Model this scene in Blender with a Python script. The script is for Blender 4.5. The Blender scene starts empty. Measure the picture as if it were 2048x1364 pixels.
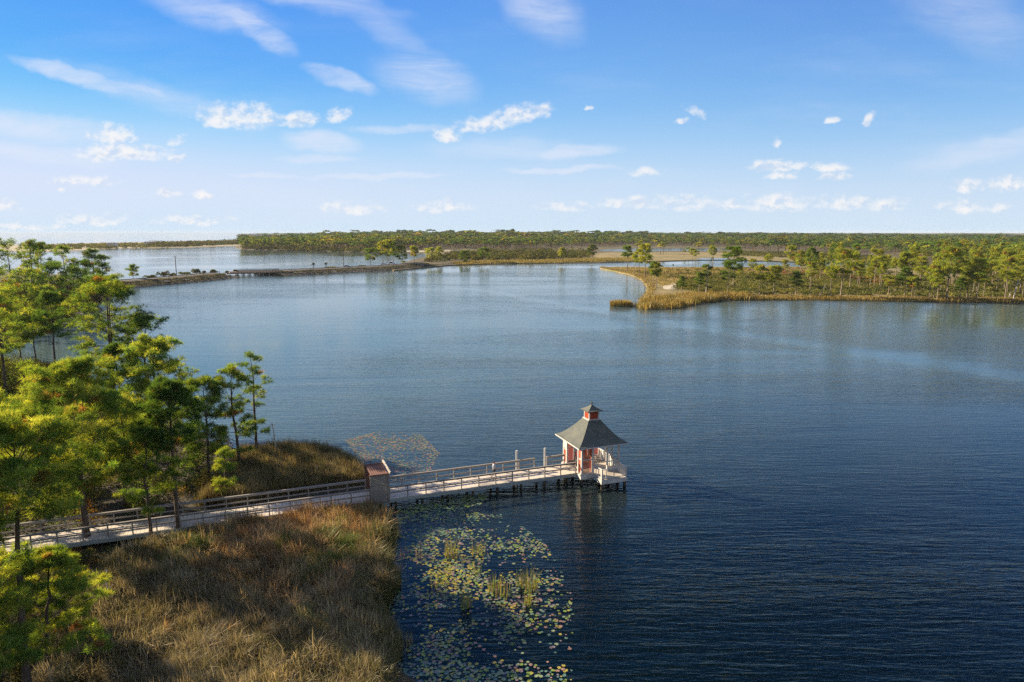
import bpy, bmesh, math, random
import numpy as np
from mathutils import Vector, Matrix

S = bpy.context.scene
COL = S.collection
PI = math.pi
R = math.radians

# ------------------------------------------------------------------ camera
CAM_H, PITCH, FPX = 24.25, math.atan(217 / 1365.3), 1365.3
cd = bpy.data.cameras.new('camera')
cam = bpy.data.objects.new('camera', cd)
COL.objects.link(cam)
cam.location = (0, 0, CAM_H)
cam.rotation_euler = (PI / 2 - PITCH, 0, 0)
cd.lens, cd.sensor_width = 24.0, 36.0
cd.clip_start, cd.clip_end = 0.5, 200000
S.camera = cam
CP, SP = math.cos(PITCH), math.sin(PITCH)

def ray(px, py):
    xc, yc = px - 1024.0, py - 682.0
    return np.array([xc, FPX * CP - yc * SP, -(FPX * SP + yc * CP)])

def gp(px, py, z=0.0):
    """point of the level z seen in direction (px, py) of the 2048 wide photograph"""
    d = ray(px, py)
    s = (z - CAM_H) / d[2]
    return np.array([d[0] * s, d[1] * s, z])

def proj(x, y, z):
    f = y * CP + (CAM_H - z) * SP
    return 1024 + x / f * FPX, 682 + ((CAM_H - z) * CP - y * SP) / f * FPX

def zat(py, Y):
    """height seen at row py at forward distance Y"""
    d = ray(1024, py)
    return CAM_H + d[2] * Y / d[1]

# ------------------------------------------------------------------ light, world, exposure
SUN_AZ, SUN_EL = R(64), R(23)          # azimuth to the left of +Y
sd = bpy.data.lights.new('sun', 'SUN')
sun = bpy.data.objects.new('sun', sd)
COL.objects.link(sun)
sdir = Vector((-math.sin(SUN_AZ) * math.cos(SUN_EL), math.cos(SUN_AZ) * math.cos(SUN_EL), math.sin(SUN_EL)))
sun.rotation_euler = sdir.to_track_quat('Z', 'Y').to_euler()
sd.energy, sd.angle, sd.color = 5.0, R(0.55), (1.0, 0.82, 0.57)

S.view_settings.view_transform = 'Standard'
S.view_settings.look = 'None'
S.view_settings.gamma = 1
S.view_settings.use_curve_mapping = False
S.view_settings.exposure = 1.32

W = bpy.data.worlds.new('World')
S.world = W
W.use_nodes = True
SKY_STRENGTH = 0.102
SKY_GAMMA, SKY_WARP = 1.55, 1.0

class NT:
    def __init__(self, tree):
        self.t = tree
        tree.nodes.clear()
    def n(self, kind, **kw):
        o = self.t.nodes.new(kind)
        for k, v in kw.items():
            setattr(o, k, v)
        return o
    def put(self, sock, v):
        if isinstance(v, bpy.types.NodeSocket):
            self.t.links.new(v, sock)
        elif v is not None:
            sock.default_value = v
    def math(self, op, a, b=None, c=None, clamp=False):
        o = self.n('ShaderNodeMath', operation=op, use_clamp=clamp)
        self.put(o.inputs[0], a); self.put(o.inputs[1], b); self.put(o.inputs[2], c)
        return o.outputs[0]
    def vmath(self, op, a, b=None):
        o = self.n('ShaderNodeVectorMath', operation=op)
        self.put(o.inputs[0], a); self.put(o.inputs[1], b)
        return o.outputs['Value'] if op in ('DOT_PRODUCT', 'LENGTH') else o.outputs[0]
    def mix(self, f, a, b, blend='MIX'):
        o = self.n('ShaderNodeMix', data_type='RGBA', blend_type=blend)
        self.put(o.inputs[0], f); self.put(o.inputs[6], a); self.put(o.inputs[7], b)
        return o.outputs[2]
    def noise(self, vec, scale, detail=3, rough=0.5, lac=2.0, dist=0.0):
        o = self.n('ShaderNodeTexNoise')
        self.put(o.inputs['Vector'], vec)
        o.inputs['Scale'].default_value = scale
        o.inputs['Detail'].default_value = detail
        o.inputs['Roughness'].default_value = rough
        o.inputs['Lacunarity'].default_value = lac
        o.inputs['Distortion'].default_value = dist
        return o.outputs[0]
    def ramp(self, f, stops, interp='LINEAR'):
        o = self.n('ShaderNodeValToRGB')
        cr = o.color_ramp
        cr.interpolation = interp
        while len(cr.elements) < len(stops):
            cr.elements.new(0.5)
        for e, (p, c) in zip(cr.elements, stops):
            e.position = p
            e.color = (c[0], c[1], c[2], 1) if not isinstance(c, (int, float)) else (c, c, c, 1)
        self.put(o.inputs[0], f)
        return o.outputs[0]
    def smooth(self, v, lo, hi):
        o = self.n('ShaderNodeMapRange', interpolation_type='SMOOTHSTEP')
        self.put(o.inputs[0], v)
        o.inputs[1].default_value, o.inputs[2].default_value = lo, hi
        return o.outputs[0]
    def mapping(self, vec, scale=(1, 1, 1), rot=(0, 0, 0), loc=(0, 0, 0)):
        o = self.n('ShaderNodeMapping')
        self.put(o.inputs[0], vec)
        o.inputs['Location'].default_value = loc
        o.inputs['Rotation'].default_value = rot
        o.inputs['Scale'].default_value = scale
        return o.outputs[0]

def build_world():
    b = NT(W.node_tree)
    tc = b.n('ShaderNodeTexCoord').outputs['Generated']
    sep = b.n('ShaderNodeSeparateXYZ'); b.put(sep.inputs[0], tc)
    x, y, z = sep.outputs
    zz = b.math('MULTIPLY', b.math('MAXIMUM', z, 0.0), SKY_WARP)
    cmb = b.n('ShaderNodeCombineXYZ'); b.put(cmb.inputs[0], x); b.put(cmb.inputs[1], y); b.put(cmb.inputs[2], b.math('ADD', zz, 0.012))
    sky = b.n('ShaderNodeTexSky', sky_type='NISHITA')
    sky.sun_disc = False
    sky.sun_elevation = SUN_EL
    sky.sun_rotation = -SUN_AZ
    sky.altitude, sky.air_density, sky.dust_density, sky.ozone_density = 0, 1.0, 0.0, 5.0
    b.put(sky.inputs[0], b.vmath('NORMALIZE', cmb.outputs[0]))
    gain = SKY_STRENGTH * 2 ** S.view_settings.exposure
    sunward = b.smooth(b.vmath('DOT_PRODUCT', tc, (-math.sin(SUN_AZ), math.cos(SUN_AZ), 0)), 0.15, 0.92)
    sunward = b.math('MULTIPLY', sunward, b.smooth(z, 0.03, 0.22))
    damp = b.mix(sunward, (1, 1, 1, 1), (0.44, 0.60, 0.90, 1))
    gm = b.n('ShaderNodeGamma')
    b.put(gm.inputs[0], b.vmath('MULTIPLY', b.vmath('MULTIPLY', sky.outputs[0], damp), (gain, gain, gain)))
    gm.inputs[1].default_value = SKY_GAMMA
    g = gm.outputs[0]                                        # gentle shoulder so the sunward side keeps its blue
    g3 = b.vmath('MULTIPLY', g, g)
    den = b.vmath('ADD', b.vmath('MULTIPLY', g3, (1.5, 1.5, 1.5)), (1, 1, 1))
    sq = b.n('ShaderNodeGamma'); b.put(sq.inputs[0], den); sq.inputs[1].default_value = 0.5
    base = b.vmath('MULTIPLY', b.vmath('DIVIDE', g, sq.outputs[0]), (1.06 / gain, 0.99 / gain, 1.24 / gain))
    # clouds live in direction space (azimuth / elevation tangents), far beyond everything
    ya = b.math('ADD', b.math('ABSOLUTE', y), 0.02)
    tx, tz = b.math('DIVIDE', x, ya), b.math('DIVIDE', z, ya)
    tcmb = b.n('ShaderNodeCombineXYZ'); b.put(tcmb.inputs[0], tx); b.put(tcmb.inputs[1], tz)
    T = tcmb.outputs[0]
    warp = b.n('ShaderNodeTexNoise'); b.put(warp.inputs[0], T); warp.inputs['Scale'].default_value = 26; warp.inputs['Detail'].default_value = 5
    T2 = b.vmath('ADD', T, b.vmath('MULTIPLY', b.vmath('SUBTRACT', warp.outputs['Color'], (0.5, 0.5, 0.5)), (0.034, 0.020, 0)))
    def blob(vec, px, py, rx, ry, rot=0.0, flat=True):
        d = ray(px, py)
        o = b.mapping(vec, loc=(0, 0, 0))
        node = o.node
        node.vector_type = 'TEXTURE'
        node.inputs['Location'].default_value = (d[0] / d[1], d[2] / d[1], 0)
        node.inputs['Rotation'].default_value = (0, 0, R(rot))
        node.inputs['Scale'].default_value = (rx / FPX, ry / FPX, 1)
        if flat:                                             # cumulus: flatter underside
            s = b.n('ShaderNodeSeparateXYZ'); b.put(s.inputs[0], o)
            v = b.math('MAXIMUM', s.outputs[1], b.math('MULTIPLY', s.outputs[1], -1.9))
            q = b.math('ADD', b.math('MULTIPLY', s.outputs[0], s.outputs[0]), b.math('MULTIPLY', v, v))
            return q
        return b.vmath('DOT_PRODUCT', o, o)
    def union(vec, rows, flat):
        acc = None
        for r in rows:
            amp = r[5] if len(r) > 5 else 1.0
            g = 1.4 if flat else 1.0
            q = blob(vec, r[0], r[1], r[2] * g, r[3] * g, r[4] if len(r) > 4 else 0, flat)
            c = b.math('MULTIPLY', b.math('SUBTRACT', 1.0, q), amp)
            acc = c if acc is None else b.math('MAXIMUM', acc, c)
        return acc
    cum = [(470, 243, 54, 26), (520, 246, 58, 24), (555, 250, 30, 14), (610, 247, 36, 15), (685, 240, 26, 14, 10, .8),
           (265, 312, 80, 18), (250, 280, 34, 20), (225, 282, 34, 9, 0, .78), (370, 320, 13, 10), (370, 287, 14, 9, 20, .7), (893, 277, 27, 14),
           (960, 255, 46, 16, 8), (1030, 243, 55, 22, 14), (1080, 228, 24, 14, 10), (1178, 220, 9, 6), (1350, 250, 13, 6), (1382, 232, 18, 12, -30, .55),
           (1653, 245, 14, 7, 10), (1716, 247, 9, 18, -28), (1545, 338, 50, 14), (1638, 338, 34, 11), (1552, 358, 28, 10), (1655, 357, 26, 9),
           (1125, 417, 42, 10, 0, .78), (1270, 411, 60, 14, 0, .78), (1360, 410, 58, 16, 0, .78), (1458, 414, 24, 13, 0, .78), (1545, 412, 66, 19, 0, .78), (1680, 412, 66, 17, 0, .78),
           (1750, 414, 44, 14, 0, .78), (1910, 418, 46, 14, 0, .78), (1978, 420, 18, 12, 0, .78), (1912, 376, 28, 14, 0, .78), (1990, 374, 32, 19, 0, .8), (30, 414, 34, 12, 0, .78),
           (205, 442, 58, 12, 0, .78), (352, 392, 20, 9), (413, 391, 18, 11), (885, 416, 54, 11, 0, .78), (710, 420, 48, 15, 0, .78), (395, 444, 62, 10, 0, .78),
           (190, 366, 48, 13, 0, .78), (141, 380, 8, 13, 0, .78), (10, 375, 14, 12, 0, .8), (1280, 345, 24, 9, 0, .78), (60, 455, 90, 8, 0, .6), (1540, 290, 9, 9, 30, .5)]
    cir = [(165, 158, 115, 17, -15), (290, 184, 95, 9, -14, .7), (690, 165, 75, 20, -18), (855, 160, 100, 46, -12, .6), (520, 62, 90, 24, -30, .9), (440, 30, 130, 34, -14, .5),
           (650, 286, 78, 24, -6), (640, 320, 82, 9, 0, .8), (1150, 305, 90, 14, 3), (1120, 342, 120, 7, 2, .9), (90, 256, 170, 28, -6, .7), (760, 354, 150, 7, 2, .8),
           (540, 355, 70, 6, 0, .78), (110, 312, 150, 18, -6, .6), (1080, 25, 90, 50, -30, .5), (1960, 300, 160, 26, 14, .5), (800, 260, 100, 9, 0, .6), (330, 200, 190, 24, -16, .35),
           (1000, 300, 140, 20, 0, .4), (1900, 20, 160, 60, -30, .3), (760, 50, 180, 26, -40, .3), (600, 0, 200, 22, -10, .5)]
    cfield = union(T2, cum, True)
    puff = b.noise(b.mapping(T, scale=(1, 1.35, 1)), 48, 8, 0.62)
    cden = b.smooth(b.math('ADD', cfield, b.math('MULTIPLY', b.math('SUBTRACT', puff, 0.49), 2.7)), -0.05, 1.3)
    fib = b.noise(b.mapping(T, scale=(7, 40, 1), rot=(0, 0, R(14))), 1.0, 8, 0.68, dist=0.9)
    sfield = union(T2, cir, False)
    wide = b.smooth(sfield, -0.3, 0.85)
    sden = b.math('MULTIPLY', wide, b.smooth(fib, 0.05, 0.75))
    sden = b.math('MULTIPLY', sden, 0.68)
    haze = b.math('MULTIPLY', b.smooth(b.noise(b.mapping(T, scale=(3, 14, 1)), 1.0, 5, 0.6), 0.45, 0.85), b.smooth(tz, 0.42, 0.02))
    haze = b.math('MULTIPLY', haze, 0.30)
    puff2 = b.noise(b.mapping(b.vmath('ADD', T, (-0.004, 0.006, 0)), scale=(1, 1.35, 1)), 48, 5, 0.6)
    shade = b.smooth(b.math('SUBTRACT', puff, puff2), -0.16, 0.06)
    k = 1.0 / SKY_STRENGTH / 2 ** S.view_settings.exposure
    cloudc = b.mix(shade, (0.66 * k, 0.74 * k, 0.88 * k, 1), (0.99 * k, 0.96 * k, 0.94 * k, 1))
    cirrc = (0.80 * k, 0.84 * k, 0.96 * k, 1)
    # pale band low over the horizon
    low = b.math('POWER', b.smooth(tz, 0.215, -0.05), 1.5)
    base = b.mix(low, base, (0.60 * k, 0.79 * k, 0.94 * k, 1))
    c = b.mix(haze, base, cirrc)
    c = b.mix(sden, c, cirrc)
    c = b.mix(b.math('MULTIPLY', cden, 0.82), c, cloudc)
    # added fill light: pale sky sheet overhead and behind the viewer, out of view
    fill_veil = b.math('MAXIMUM', b.smooth(z, 0.60, 0.88), b.math('MULTIPLY', b.smooth(y, -0.05, -0.55), b.smooth(z, 0.0, 0.12)))
    fill_veil = b.math('MULTIPLY', fill_veil, b.math('ADD', 0.45, b.math('MULTIPLY', b.noise(tc, 3.0, 5, 0.6), 0.7)))
    c = b.mix(fill_veil, c, (0.34 * k, 0.37 * k, 0.40 * k, 1))
    bg = b.n('ShaderNodeBackground')
    b.put(bg.inputs[0], c)
    bg.inputs[1].default_value = SKY_STRENGTH
    out = b.n('ShaderNodeOutputWorld')
    b.put(out.inputs[0], bg.outputs[0])
    W.cycles.sampling_method = 'MANUAL'
    W.cycles.sample_map_resolution = 512
build_world()

cy = S.cycles
cy.max_bounces, cy.diffuse_bounces, cy.glossy_bounces, cy.transmission_bounces, cy.transparent_max_bounces, cy.volume_bounces = 7, 4, 3, 3, 4, 0
cy.use_denoising = False
cy.sample_clamp_indirect = 6
cy.caustics_reflective = cy.caustics_refractive = False
cy.use_adaptive_sampling = True
cy.adaptive_threshold = 0.012

# ------------------------------------------------------------------ object helpers
def mesh_np(name, verts, faces, cols=None, smooth=False):
    verts = np.asarray(verts, np.float32).reshape(-1, 3)
    faces = np.asarray(faces, np.int32)
    k = faces.shape[1]
    me = bpy.data.meshes.new(name)
    me.vertices.add(len(verts)); me.vertices.foreach_set('co', verts.ravel())
    me.loops.add(faces.size); me.loops.foreach_set('vertex_index', faces.ravel())
    me.polygons.add(len(faces))
    me.polygons.foreach_set('loop_start', np.arange(0, faces.size, k, dtype=np.int32))
    if smooth:
        me.polygons.foreach_set('use_smooth', np.ones(len(faces), bool))
    if cols is not None:
        a = me.color_attributes.new('Col', 'FLOAT_COLOR', 'POINT')
        c4 = np.ones((len(verts), 4), np.float32); c4[:, :3] = cols
        a.data.foreach_set('color', c4.ravel())
    me.update(calc_edges=True)
    return me

def obj(name, me, mat=None, parent=None, loc=None):
    o = bpy.data.objects.new(name, me)
    COL.objects.link(o)
    if mat is not None and me is not None and not me.materials:
        me.materials.append(mat)
    if parent is not None:
        o.parent = parent
    if loc is not None:
        o.location = loc
    return o

def tag(o, label, cat, group=None, kind=None):
    o['label'] = label
    o['category'] = cat
    if group: o['group'] = group
    if kind: o['kind'] = kind
    return o

def thing(name, label, cat, loc=(0, 0, 0), rz=0.0, group=None):
    o = obj(name, None)
    o.empty_display_size = 0.2
    o.location = loc
    o.rotation_euler = (0, 0, rz)
    return tag(o, label, cat, group)

def dup(root, loc, rz, scale=1.0, label=None, group=None):
    r = root.copy(); COL.objects.link(r)
    r.location = loc; r.rotation_euler = (0, 0, rz)
    r.scale = scale if hasattr(scale, '__len__') else (scale,) * 3
    if label: r['label'] = label
    if group: r['group'] = group
    for ch in list(root.children):
        c = ch.copy(); COL.objects.link(c); c.parent = r
        for g in list(ch.children):
            d = g.copy(); COL.objects.link(d); d.parent = c
    return r

class MB:
    """collects boxes, beams, prisms and turned shapes; makes one mesh"""
    def __init__(self):
        self.bm = bmesh.new()
    def hull8(self, p):
        v = [self.bm.verts.new(q) for q in p]
        for f in ((0, 3, 2, 1), (4, 5, 6, 7), (0, 1, 5, 4), (1, 2, 6, 5), (2, 3, 7, 6), (3, 0, 4, 7)):
            self.bm.faces.new([v[i] for i in f])
        return self
    def box(self, x0, x1, y0, y1, z0, z1):
        return self.hull8([(x0, y0, z0), (x1, y0, z0), (x1, y1, z0), (x0, y1, z0), (x0, y0, z1), (x1, y0, z1), (x1, y1, z1), (x0, y1, z1)])
    def beam(self, a, b, w, h):
        a, b = Vector(a), Vector(b)
        d = (b - a).normalized()
        s = d.cross(Vector((0, 0, 1)))
        s = Vector((1, 0, 0)) if s.length < 1e-4 else s.normalized()
        u = s.cross(d)
        s, u = s * w / 2, u * h / 2
        return self.hull8([a - s - u, a + s - u, b + s - u, b - s - u, a - s + u, a + s + u, b + s + u, b - s + u])
    def tube(self, pts, rad, k=8, cap=True):
        prev = None
        for i, p in enumerate(pts):
            p = Vector(p)
            d = (Vector(pts[min(i + 1, len(pts) - 1)]) - Vector(pts[max(i - 1, 0)])).normalized()
            s = d.cross(Vector((0.0, 1.0, 0.0)) if abs(d.y) < 0.9 else Vector((1, 0, 0))).normalized()
            u = s.cross(d)
            r = rad[i] if hasattr(rad, '__len__') else rad
            ring = [self.bm.verts.new(p + (s * math.cos(2 * PI * j / k) + u * math.sin(2 * PI * j / k)) * r) for j in range(k)]
            if prev:
                for j in range(k):
                    self.bm.faces.new((prev[j], prev[(j + 1) % k], ring[(j + 1) % k], ring[j]))
            elif cap:
                self.bm.faces.new(ring[::-1])
            prev = ring
        if cap: self.bm.faces.new(prev)
        return self
    def quad(self, *p):
        self.bm.faces.new([self.bm.verts.new(q) for q in p]); return self
    def build(self, name, mat, parent=None, bevel=0.0, smooth=False):
        bmesh.ops.recalc_face_normals(self.bm, faces=self.bm.faces)
        if bevel:
            bmesh.ops.bevel(self.bm, geom=list(self.bm.edges), offset=bevel, segments=1, affect='EDGES', clamp_overlap=True)
        if smooth:
            for f in self.bm.faces: f.smooth = True
        me = bpy.data.meshes.new(name)
        self.bm.to_mesh(me); self.bm.free()
        return obj(name, me, mat, parent)

# ------------------------------------------------------------------ materials
def mat(name):
    m = bpy.data.materials.new(name)
    m.use_nodes = True
    return m, NT(m.node_tree)

def finish(b, shader, bump=None):
    o = b.n('ShaderNodeOutputMaterial')
    b.put(o.inputs[0], shader)

def principled(b, color, rough=0.6, spec=0.5, normal=None):
    p = b.n('ShaderNodeBsdfPrincipled')
    b.put(p.inputs['Base Color'], color); b.put(p.inputs['Roughness'], rough)
    p.inputs['Specular IOR Level'].default_value = spec
    if normal is not None: b.put(p.inputs['Normal'], normal)
    return p.outputs[0]

def bump(b, h, strength, dist):
    o = b.n('ShaderNodeBump')
    o.inputs['Strength'].default_value = strength
    o.inputs['Distance'].default_value = dist
    b.put(o.inputs['Height'], h)
    return o.outputs[0]

def rough_mat(name, c1, c2, scale, rough=0.8, stretch=(1, 1, 1), bstr=0.3, bdist=0.02, c3=None, spec=0.3):
    m, b = mat(name)
    tc = b.n('ShaderNodeTexCoord').outputs['Object']
    v = b.mapping(tc, scale=stretch)
    n1 = b.noise(v, scale, 5, 0.6)
    col = b.ramp(n1, [(0.3, c1), (0.7, c2)])
    if c3:
        n2 = b.noise(tc, scale * 0.13, 3, 0.6)
        col = b.mix(b.smooth(n2, 0.5, 0.68), col, (*c3, 1))
    finish(b, principled(b, col, rough, spec, bump(b, n1, bstr, bdist)))
    return m

def leaf_mat(name, trans=0.4, tint=(1.25, 1.2, 0.45), gloss=0.0):
    m, b = mat(name)
    a = b.n('ShaderNodeAttribute', attribute_name='Col').outputs['Color']
    d = b.n('ShaderNodeBsdfDiffuse'); b.put(d.inputs[0], a)
    t = b.n('ShaderNodeBsdfTranslucent'); b.put(t.inputs[0], b.mix(1.0, a, (*tint, 1), 'MULTIPLY'))
    mx = b.n('ShaderNodeMixShader'); mx.inputs[0].default_value = trans
    b.put(mx.inputs[1], d.outputs[0]); b.put(mx.inputs[2], t.outputs[0])
    sh = mx.outputs[0]
    if gloss:
        g = b.n('ShaderNodeBsdfGlossy'); g.inputs['Roughness'].default_value = 0.4; g.inputs[0].default_value = (1, 1, 1, 1)
        m2 = b.n('ShaderNodeMixShader'); m2.inputs[0].default_value = gloss
        b.put(m2.inputs[1], sh); b.put(m2.inputs[2], g.outputs[0]); sh = m2.outputs[0]
    finish(b, sh)
    return m

M = {}
M['needle'] = leaf_mat('pine_needles', 0.5, (1.6, 1.28, 0.45), 0.0)
M['leaf'] = leaf_mat('shrub_leaves', 0.3, (1.3, 1.2, 0.5), 0.0)
M['grass'] = leaf_mat('dry_marsh_grass', 0.3, (1.2, 1.1, 0.7), 0.015)
M['pad'] = leaf_mat('lily_pad', 0.08, (1.1, 1.1, 0.5), 0.05)
M['bark'] = rough_mat('pine_bark', (0.055, 0.038, 0.028), (0.16, 0.115, 0.085), 5, 0.9, (1, 1, 0.25), 0.8, 0.03)
M['bark_pale'] = rough_mat('pale_pine_bark', (0.16, 0.12, 0.09), (0.34, 0.27, 0.21), 2, 0.9, (1, 1, 0.3), 0.5, 0.03)
M['dead'] = rough_mat('bleached_dead_wood', (0.30, 0.27, 0.23), (0.55, 0.50, 0.45), 3, 0.85, (1, 1, 0.2))
M['deck'] = rough_mat('weathered_deck_boards', (0.50, 0.44, 0.37), (0.72, 0.64, 0.54), 2.2, 0.8, (6.5, 0.5, 1), 0.4, 0.01, (0.34, 0.31, 0.27))
M['rail'] = rough_mat('weathered_rail_timber', (0.19, 0.175, 0.16), (0.32, 0.295, 0.27), 3, 0.8, (0.5, 6, 6), 0.4, 0.01)
M['fascia'] = rough_mat('grey_green_fascia_timber', (0.24, 0.27, 0.27), (0.38, 0.42, 0.42), 2, 0.75, (0.4, 4, 4), 0.3, 0.01)
M['pile'] = rough_mat('wet_pile_timber', (0.035, 0.03, 0.022), (0.13, 0.11, 0.075), 3, 0.7, (1, 1, 0.4), 0.5, 0.02)
M['white'] = rough_mat('weathered_white_paint', (0.46, 0.45, 0.43), (0.66, 0.65, 0.62), 2.5, 0.55, (1, 1, 0.5), 0.15, 0.004)
M['red'] = rough_mat('faded_red_paint', (0.44, 0.068, 0.026), (0.60, 0.115, 0.045), 2.0, 0.6, (1, 1, 0.4), 0.15, 0.004)
M['brownred'] = rough_mat('reddish_brown_stain', (0.13, 0.062, 0.045), (0.26, 0.14, 0.105), 3, 0.8, (1, 5, 5), 0.3, 0.01)
M['soil'] = rough_mat('peaty_marsh_soil', (0.022, 0.02, 0.013), (0.07, 0.058, 0.035), 0.6, 0.95, (1, 1, 1), 0.6, 0.1)
M['field'] = rough_mat('sedge_meadow', (0.16, 0.13, 0.05), (0.32, 0.25, 0.11), 0.05, 0.95, (1, 1, 1), 0.5, 0.2, (0.12, 0.135, 0.04))
M['floor'] = rough_mat('forest_floor', (0.05, 0.05, 0.02), (0.15, 0.115, 0.055), 0.05, 0.95, (1, 1, 1), 0.5, 0.2)
M['sand'] = rough_mat('pale_sand', (0.42, 0.36, 0.27), (0.62, 0.55, 0.44), 0.3, 0.95)
M['dune'] = rough_mat('dune_scrub', (0.16, 0.14, 0.07), (0.42, 0.36, 0.25), 0.02, 0.95)
M['rock'] = rough_mat('rubble_bank', (0.04, 0.04, 0.035), (0.20, 0.18, 0.15), 0.9, 0.9, (1, 1, 1), 1.0, 0.5)
M['asphalt'] = rough_mat('asphalt', (0.09, 0.088, 0.085), (0.15, 0.145, 0.14), 1.5, 0.85)
M['bridge'] = rough_mat('brown_bridge_timber', (0.07, 0.05, 0.04), (0.17, 0.12, 0.095), 1.0, 0.85)
M['bridge_pale'] = rough_mat('pale_bridge_concrete', (0.40, 0.38, 0.35), (0.55, 0.52, 0.48), 1.0, 0.85)
M['house'] = rough_mat('white_house_wall', (0.62, 0.60, 0.57), (0.78, 0.76, 0.73), 0.5, 0.7)
M['roofgrey'] = rough_mat('grey_house_roof', (0.20, 0.20, 0.21), (0.34, 0.33, 0.33), 0.5, 0.6)
M['carpaint'] = rough_mat('car_paint', (0.55, 0.62, 0.68), (0.60, 0.66, 0.72), 1, 0.3, spec=0.5)
M['vanpaint'] = rough_mat('white_car_paint', (0.72, 0.72, 0.72), (0.78, 0.78, 0.78), 1, 0.3, spec=0.5)
M['glass'] = rough_mat('dark_glass', (0.015, 0.018, 0.02), (0.02, 0.024, 0.028), 1, 0.08)
M['tyre'] = rough_mat('tyre_rubber', (0.02, 0.02, 0.02), (0.03, 0.03, 0.03), 5, 0.9)
M['metal'] = rough_mat('dull_metal', (0.35, 0.35, 0.36), (0.45, 0.45, 0.46), 4, 0.45)
M['skin'] = rough_mat('skin', (0.45, 0.27, 0.19), (0.52, 0.32, 0.23), 8, 0.6)
M['hair'] = rough_mat('brown_hair', (0.06, 0.035, 0.02), (0.12, 0.07, 0.04), 20, 0.7)
M['shirt'] = rough_mat('pale_blue_shirt', (0.36, 0.42, 0.50), (0.46, 0.52, 0.60), 6, 0.9)
M['trousers'] = rough_mat('dark_shorts', (0.04, 0.05, 0.07), (0.07, 0.08, 0.10), 6, 0.9)
M['shoe'] = rough_mat('pale_shoes', (0.5, 0.48, 0.45), (0.6, 0.58, 0.55), 6, 0.8)

def shingle_mat():
    m, b = mat('roof_shingles')
    tc = b.n('ShaderNodeTexCoord').outputs['Object']
    s = b.n('ShaderNodeSeparateXYZ'); b.put(s.inputs[0], tc)
    n1 = b.noise(tc, 9, 5, 0.65)
    n2 = b.noise(tc, 0.9, 3, 0.6)
    col = b.ramp(n1, [(0.3, (0.062, 0.076, 0.072)), (0.7, (0.138, 0.148, 0.132))])
    col = b.mix(b.math('MULTIPLY', b.smooth(n2, 0.42, 0.7), 0.5), col, (0.17, 0.17, 0.145, 1))
    rows = b.math('FRACT', b.math('MULTIPLY', s.outputs[2], 6.5))
    col = b.mix(b.math('MULTIPLY', b.smooth(rows, 0.8, 1.0), 0.45), col, (0.05, 0.05, 0.048, 1))
    finish(b, principled(b, col, 0.85, 0.3, bump(b, b.math('ADD', rows, n1), 0.5, 0.02)))
    return m
M['shingle'] = shingle_mat()

def water_mat():
    m, b = mat('lake_water')
    pos = b.n('ShaderNodeNewGeometry').outputs['Position']
    calm = b.n('ShaderNodeAttribute', attribute_name='calm').outputs['Fac']
    big = b.smooth(b.noise(b.mapping(pos, rot=(0, 0, R(-14)), scale=(0.006, 0.022, 1)), 1.0, 4, 0.6, dist=0.8), 0.33, 0.67)
    # ripples run a little askew, their crests long and broken
    v1 = b.mapping(pos, rot=(0, 0, R(7)), scale=(0.22, 1.55, 1))
    n1 = b.noise(v1, 1.0, 4, 0.55, dist=0.35)
    v2 = b.mapping(pos, rot=(0, 0, R(-12)), scale=(0.8, 3.4, 1))
    n2 = b.noise(v2, 1.0, 3, 0.5, dist=0.5)
    v3 = b.mapping(pos, rot=(0, 0, R(3)), scale=(0.05, 0.2, 1))
    n3 = b.noise(v3, 1.0, 2, 0.5, dist=0.3)
    h = b.math('ADD', b.math('MULTIPLY', n1, 1.0), b.math('MULTIPLY', n2, 0.42))
    h = b.math('ADD', h, b.math('MULTIPLY', n3, 1.1))
    amp = b.math('MULTIPLY', b.math('SUBTRACT', 1.0, calm), b.math('ADD', 0.50, b.math('MULTIPLY', big, 0.95)))
    h = b.math('MULTIPLY', h, amp)
    p = b.n('ShaderNodeBsdfPrincipled')
    painted_sheen = b.n('ShaderNodeAttribute', attribute_name='painted_sheen').outputs['Fac']
    b.put(p.inputs['Base Color'], b.mix(painted_sheen, (0.0004, 0.0022, 0.0030, 1), (0.060, 0.098, 0.106, 1)))  # paler end of the mix stands in for reflected sky and glint
    p.inputs['Specular Tint'].default_value = (0.22, 0.75, 0.34, 1)
    b.put(p.inputs['Roughness'], 0.05)
    p.inputs['IOR'].default_value = 1.33
    b.put(p.inputs['Normal'], bump(b, h, 1.0, 0.20))
    finish(b, p.outputs[0])
    return m
M['water'] = water_mat()

def water_flat(name):
    m, b = mat(name)
    pos = b.n('ShaderNodeNewGeometry').outputs['Position']
    n1 = b.noise(b.mapping(pos, scale=(0.2, 0.9, 1)), 1.0, 3, 0.5)
    p = b.n('ShaderNodeBsdfPrincipled')
    p.inputs['Base Color'].default_value = (0.01, 0.025, 0.035, 1)
    p.inputs['Roughness'].default_value = 0.1
    p.inputs['IOR'].default_value = 1.33
    b.put(p.inputs['Normal'], bump(b, n1, 1.0, 0.05))
    finish(b, p.outputs[0])
    return m
M['pond'] = water_flat('pond_water')

# ------------------------------------------------------------------ numpy geometry kits
def unit(v):
    return v / np.maximum(np.linalg.norm(v, axis=-1, keepdims=True), 1e-9)

def rand_unit(rng, n):
    return unit(rng.normal(size=(n, 3)))

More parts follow.
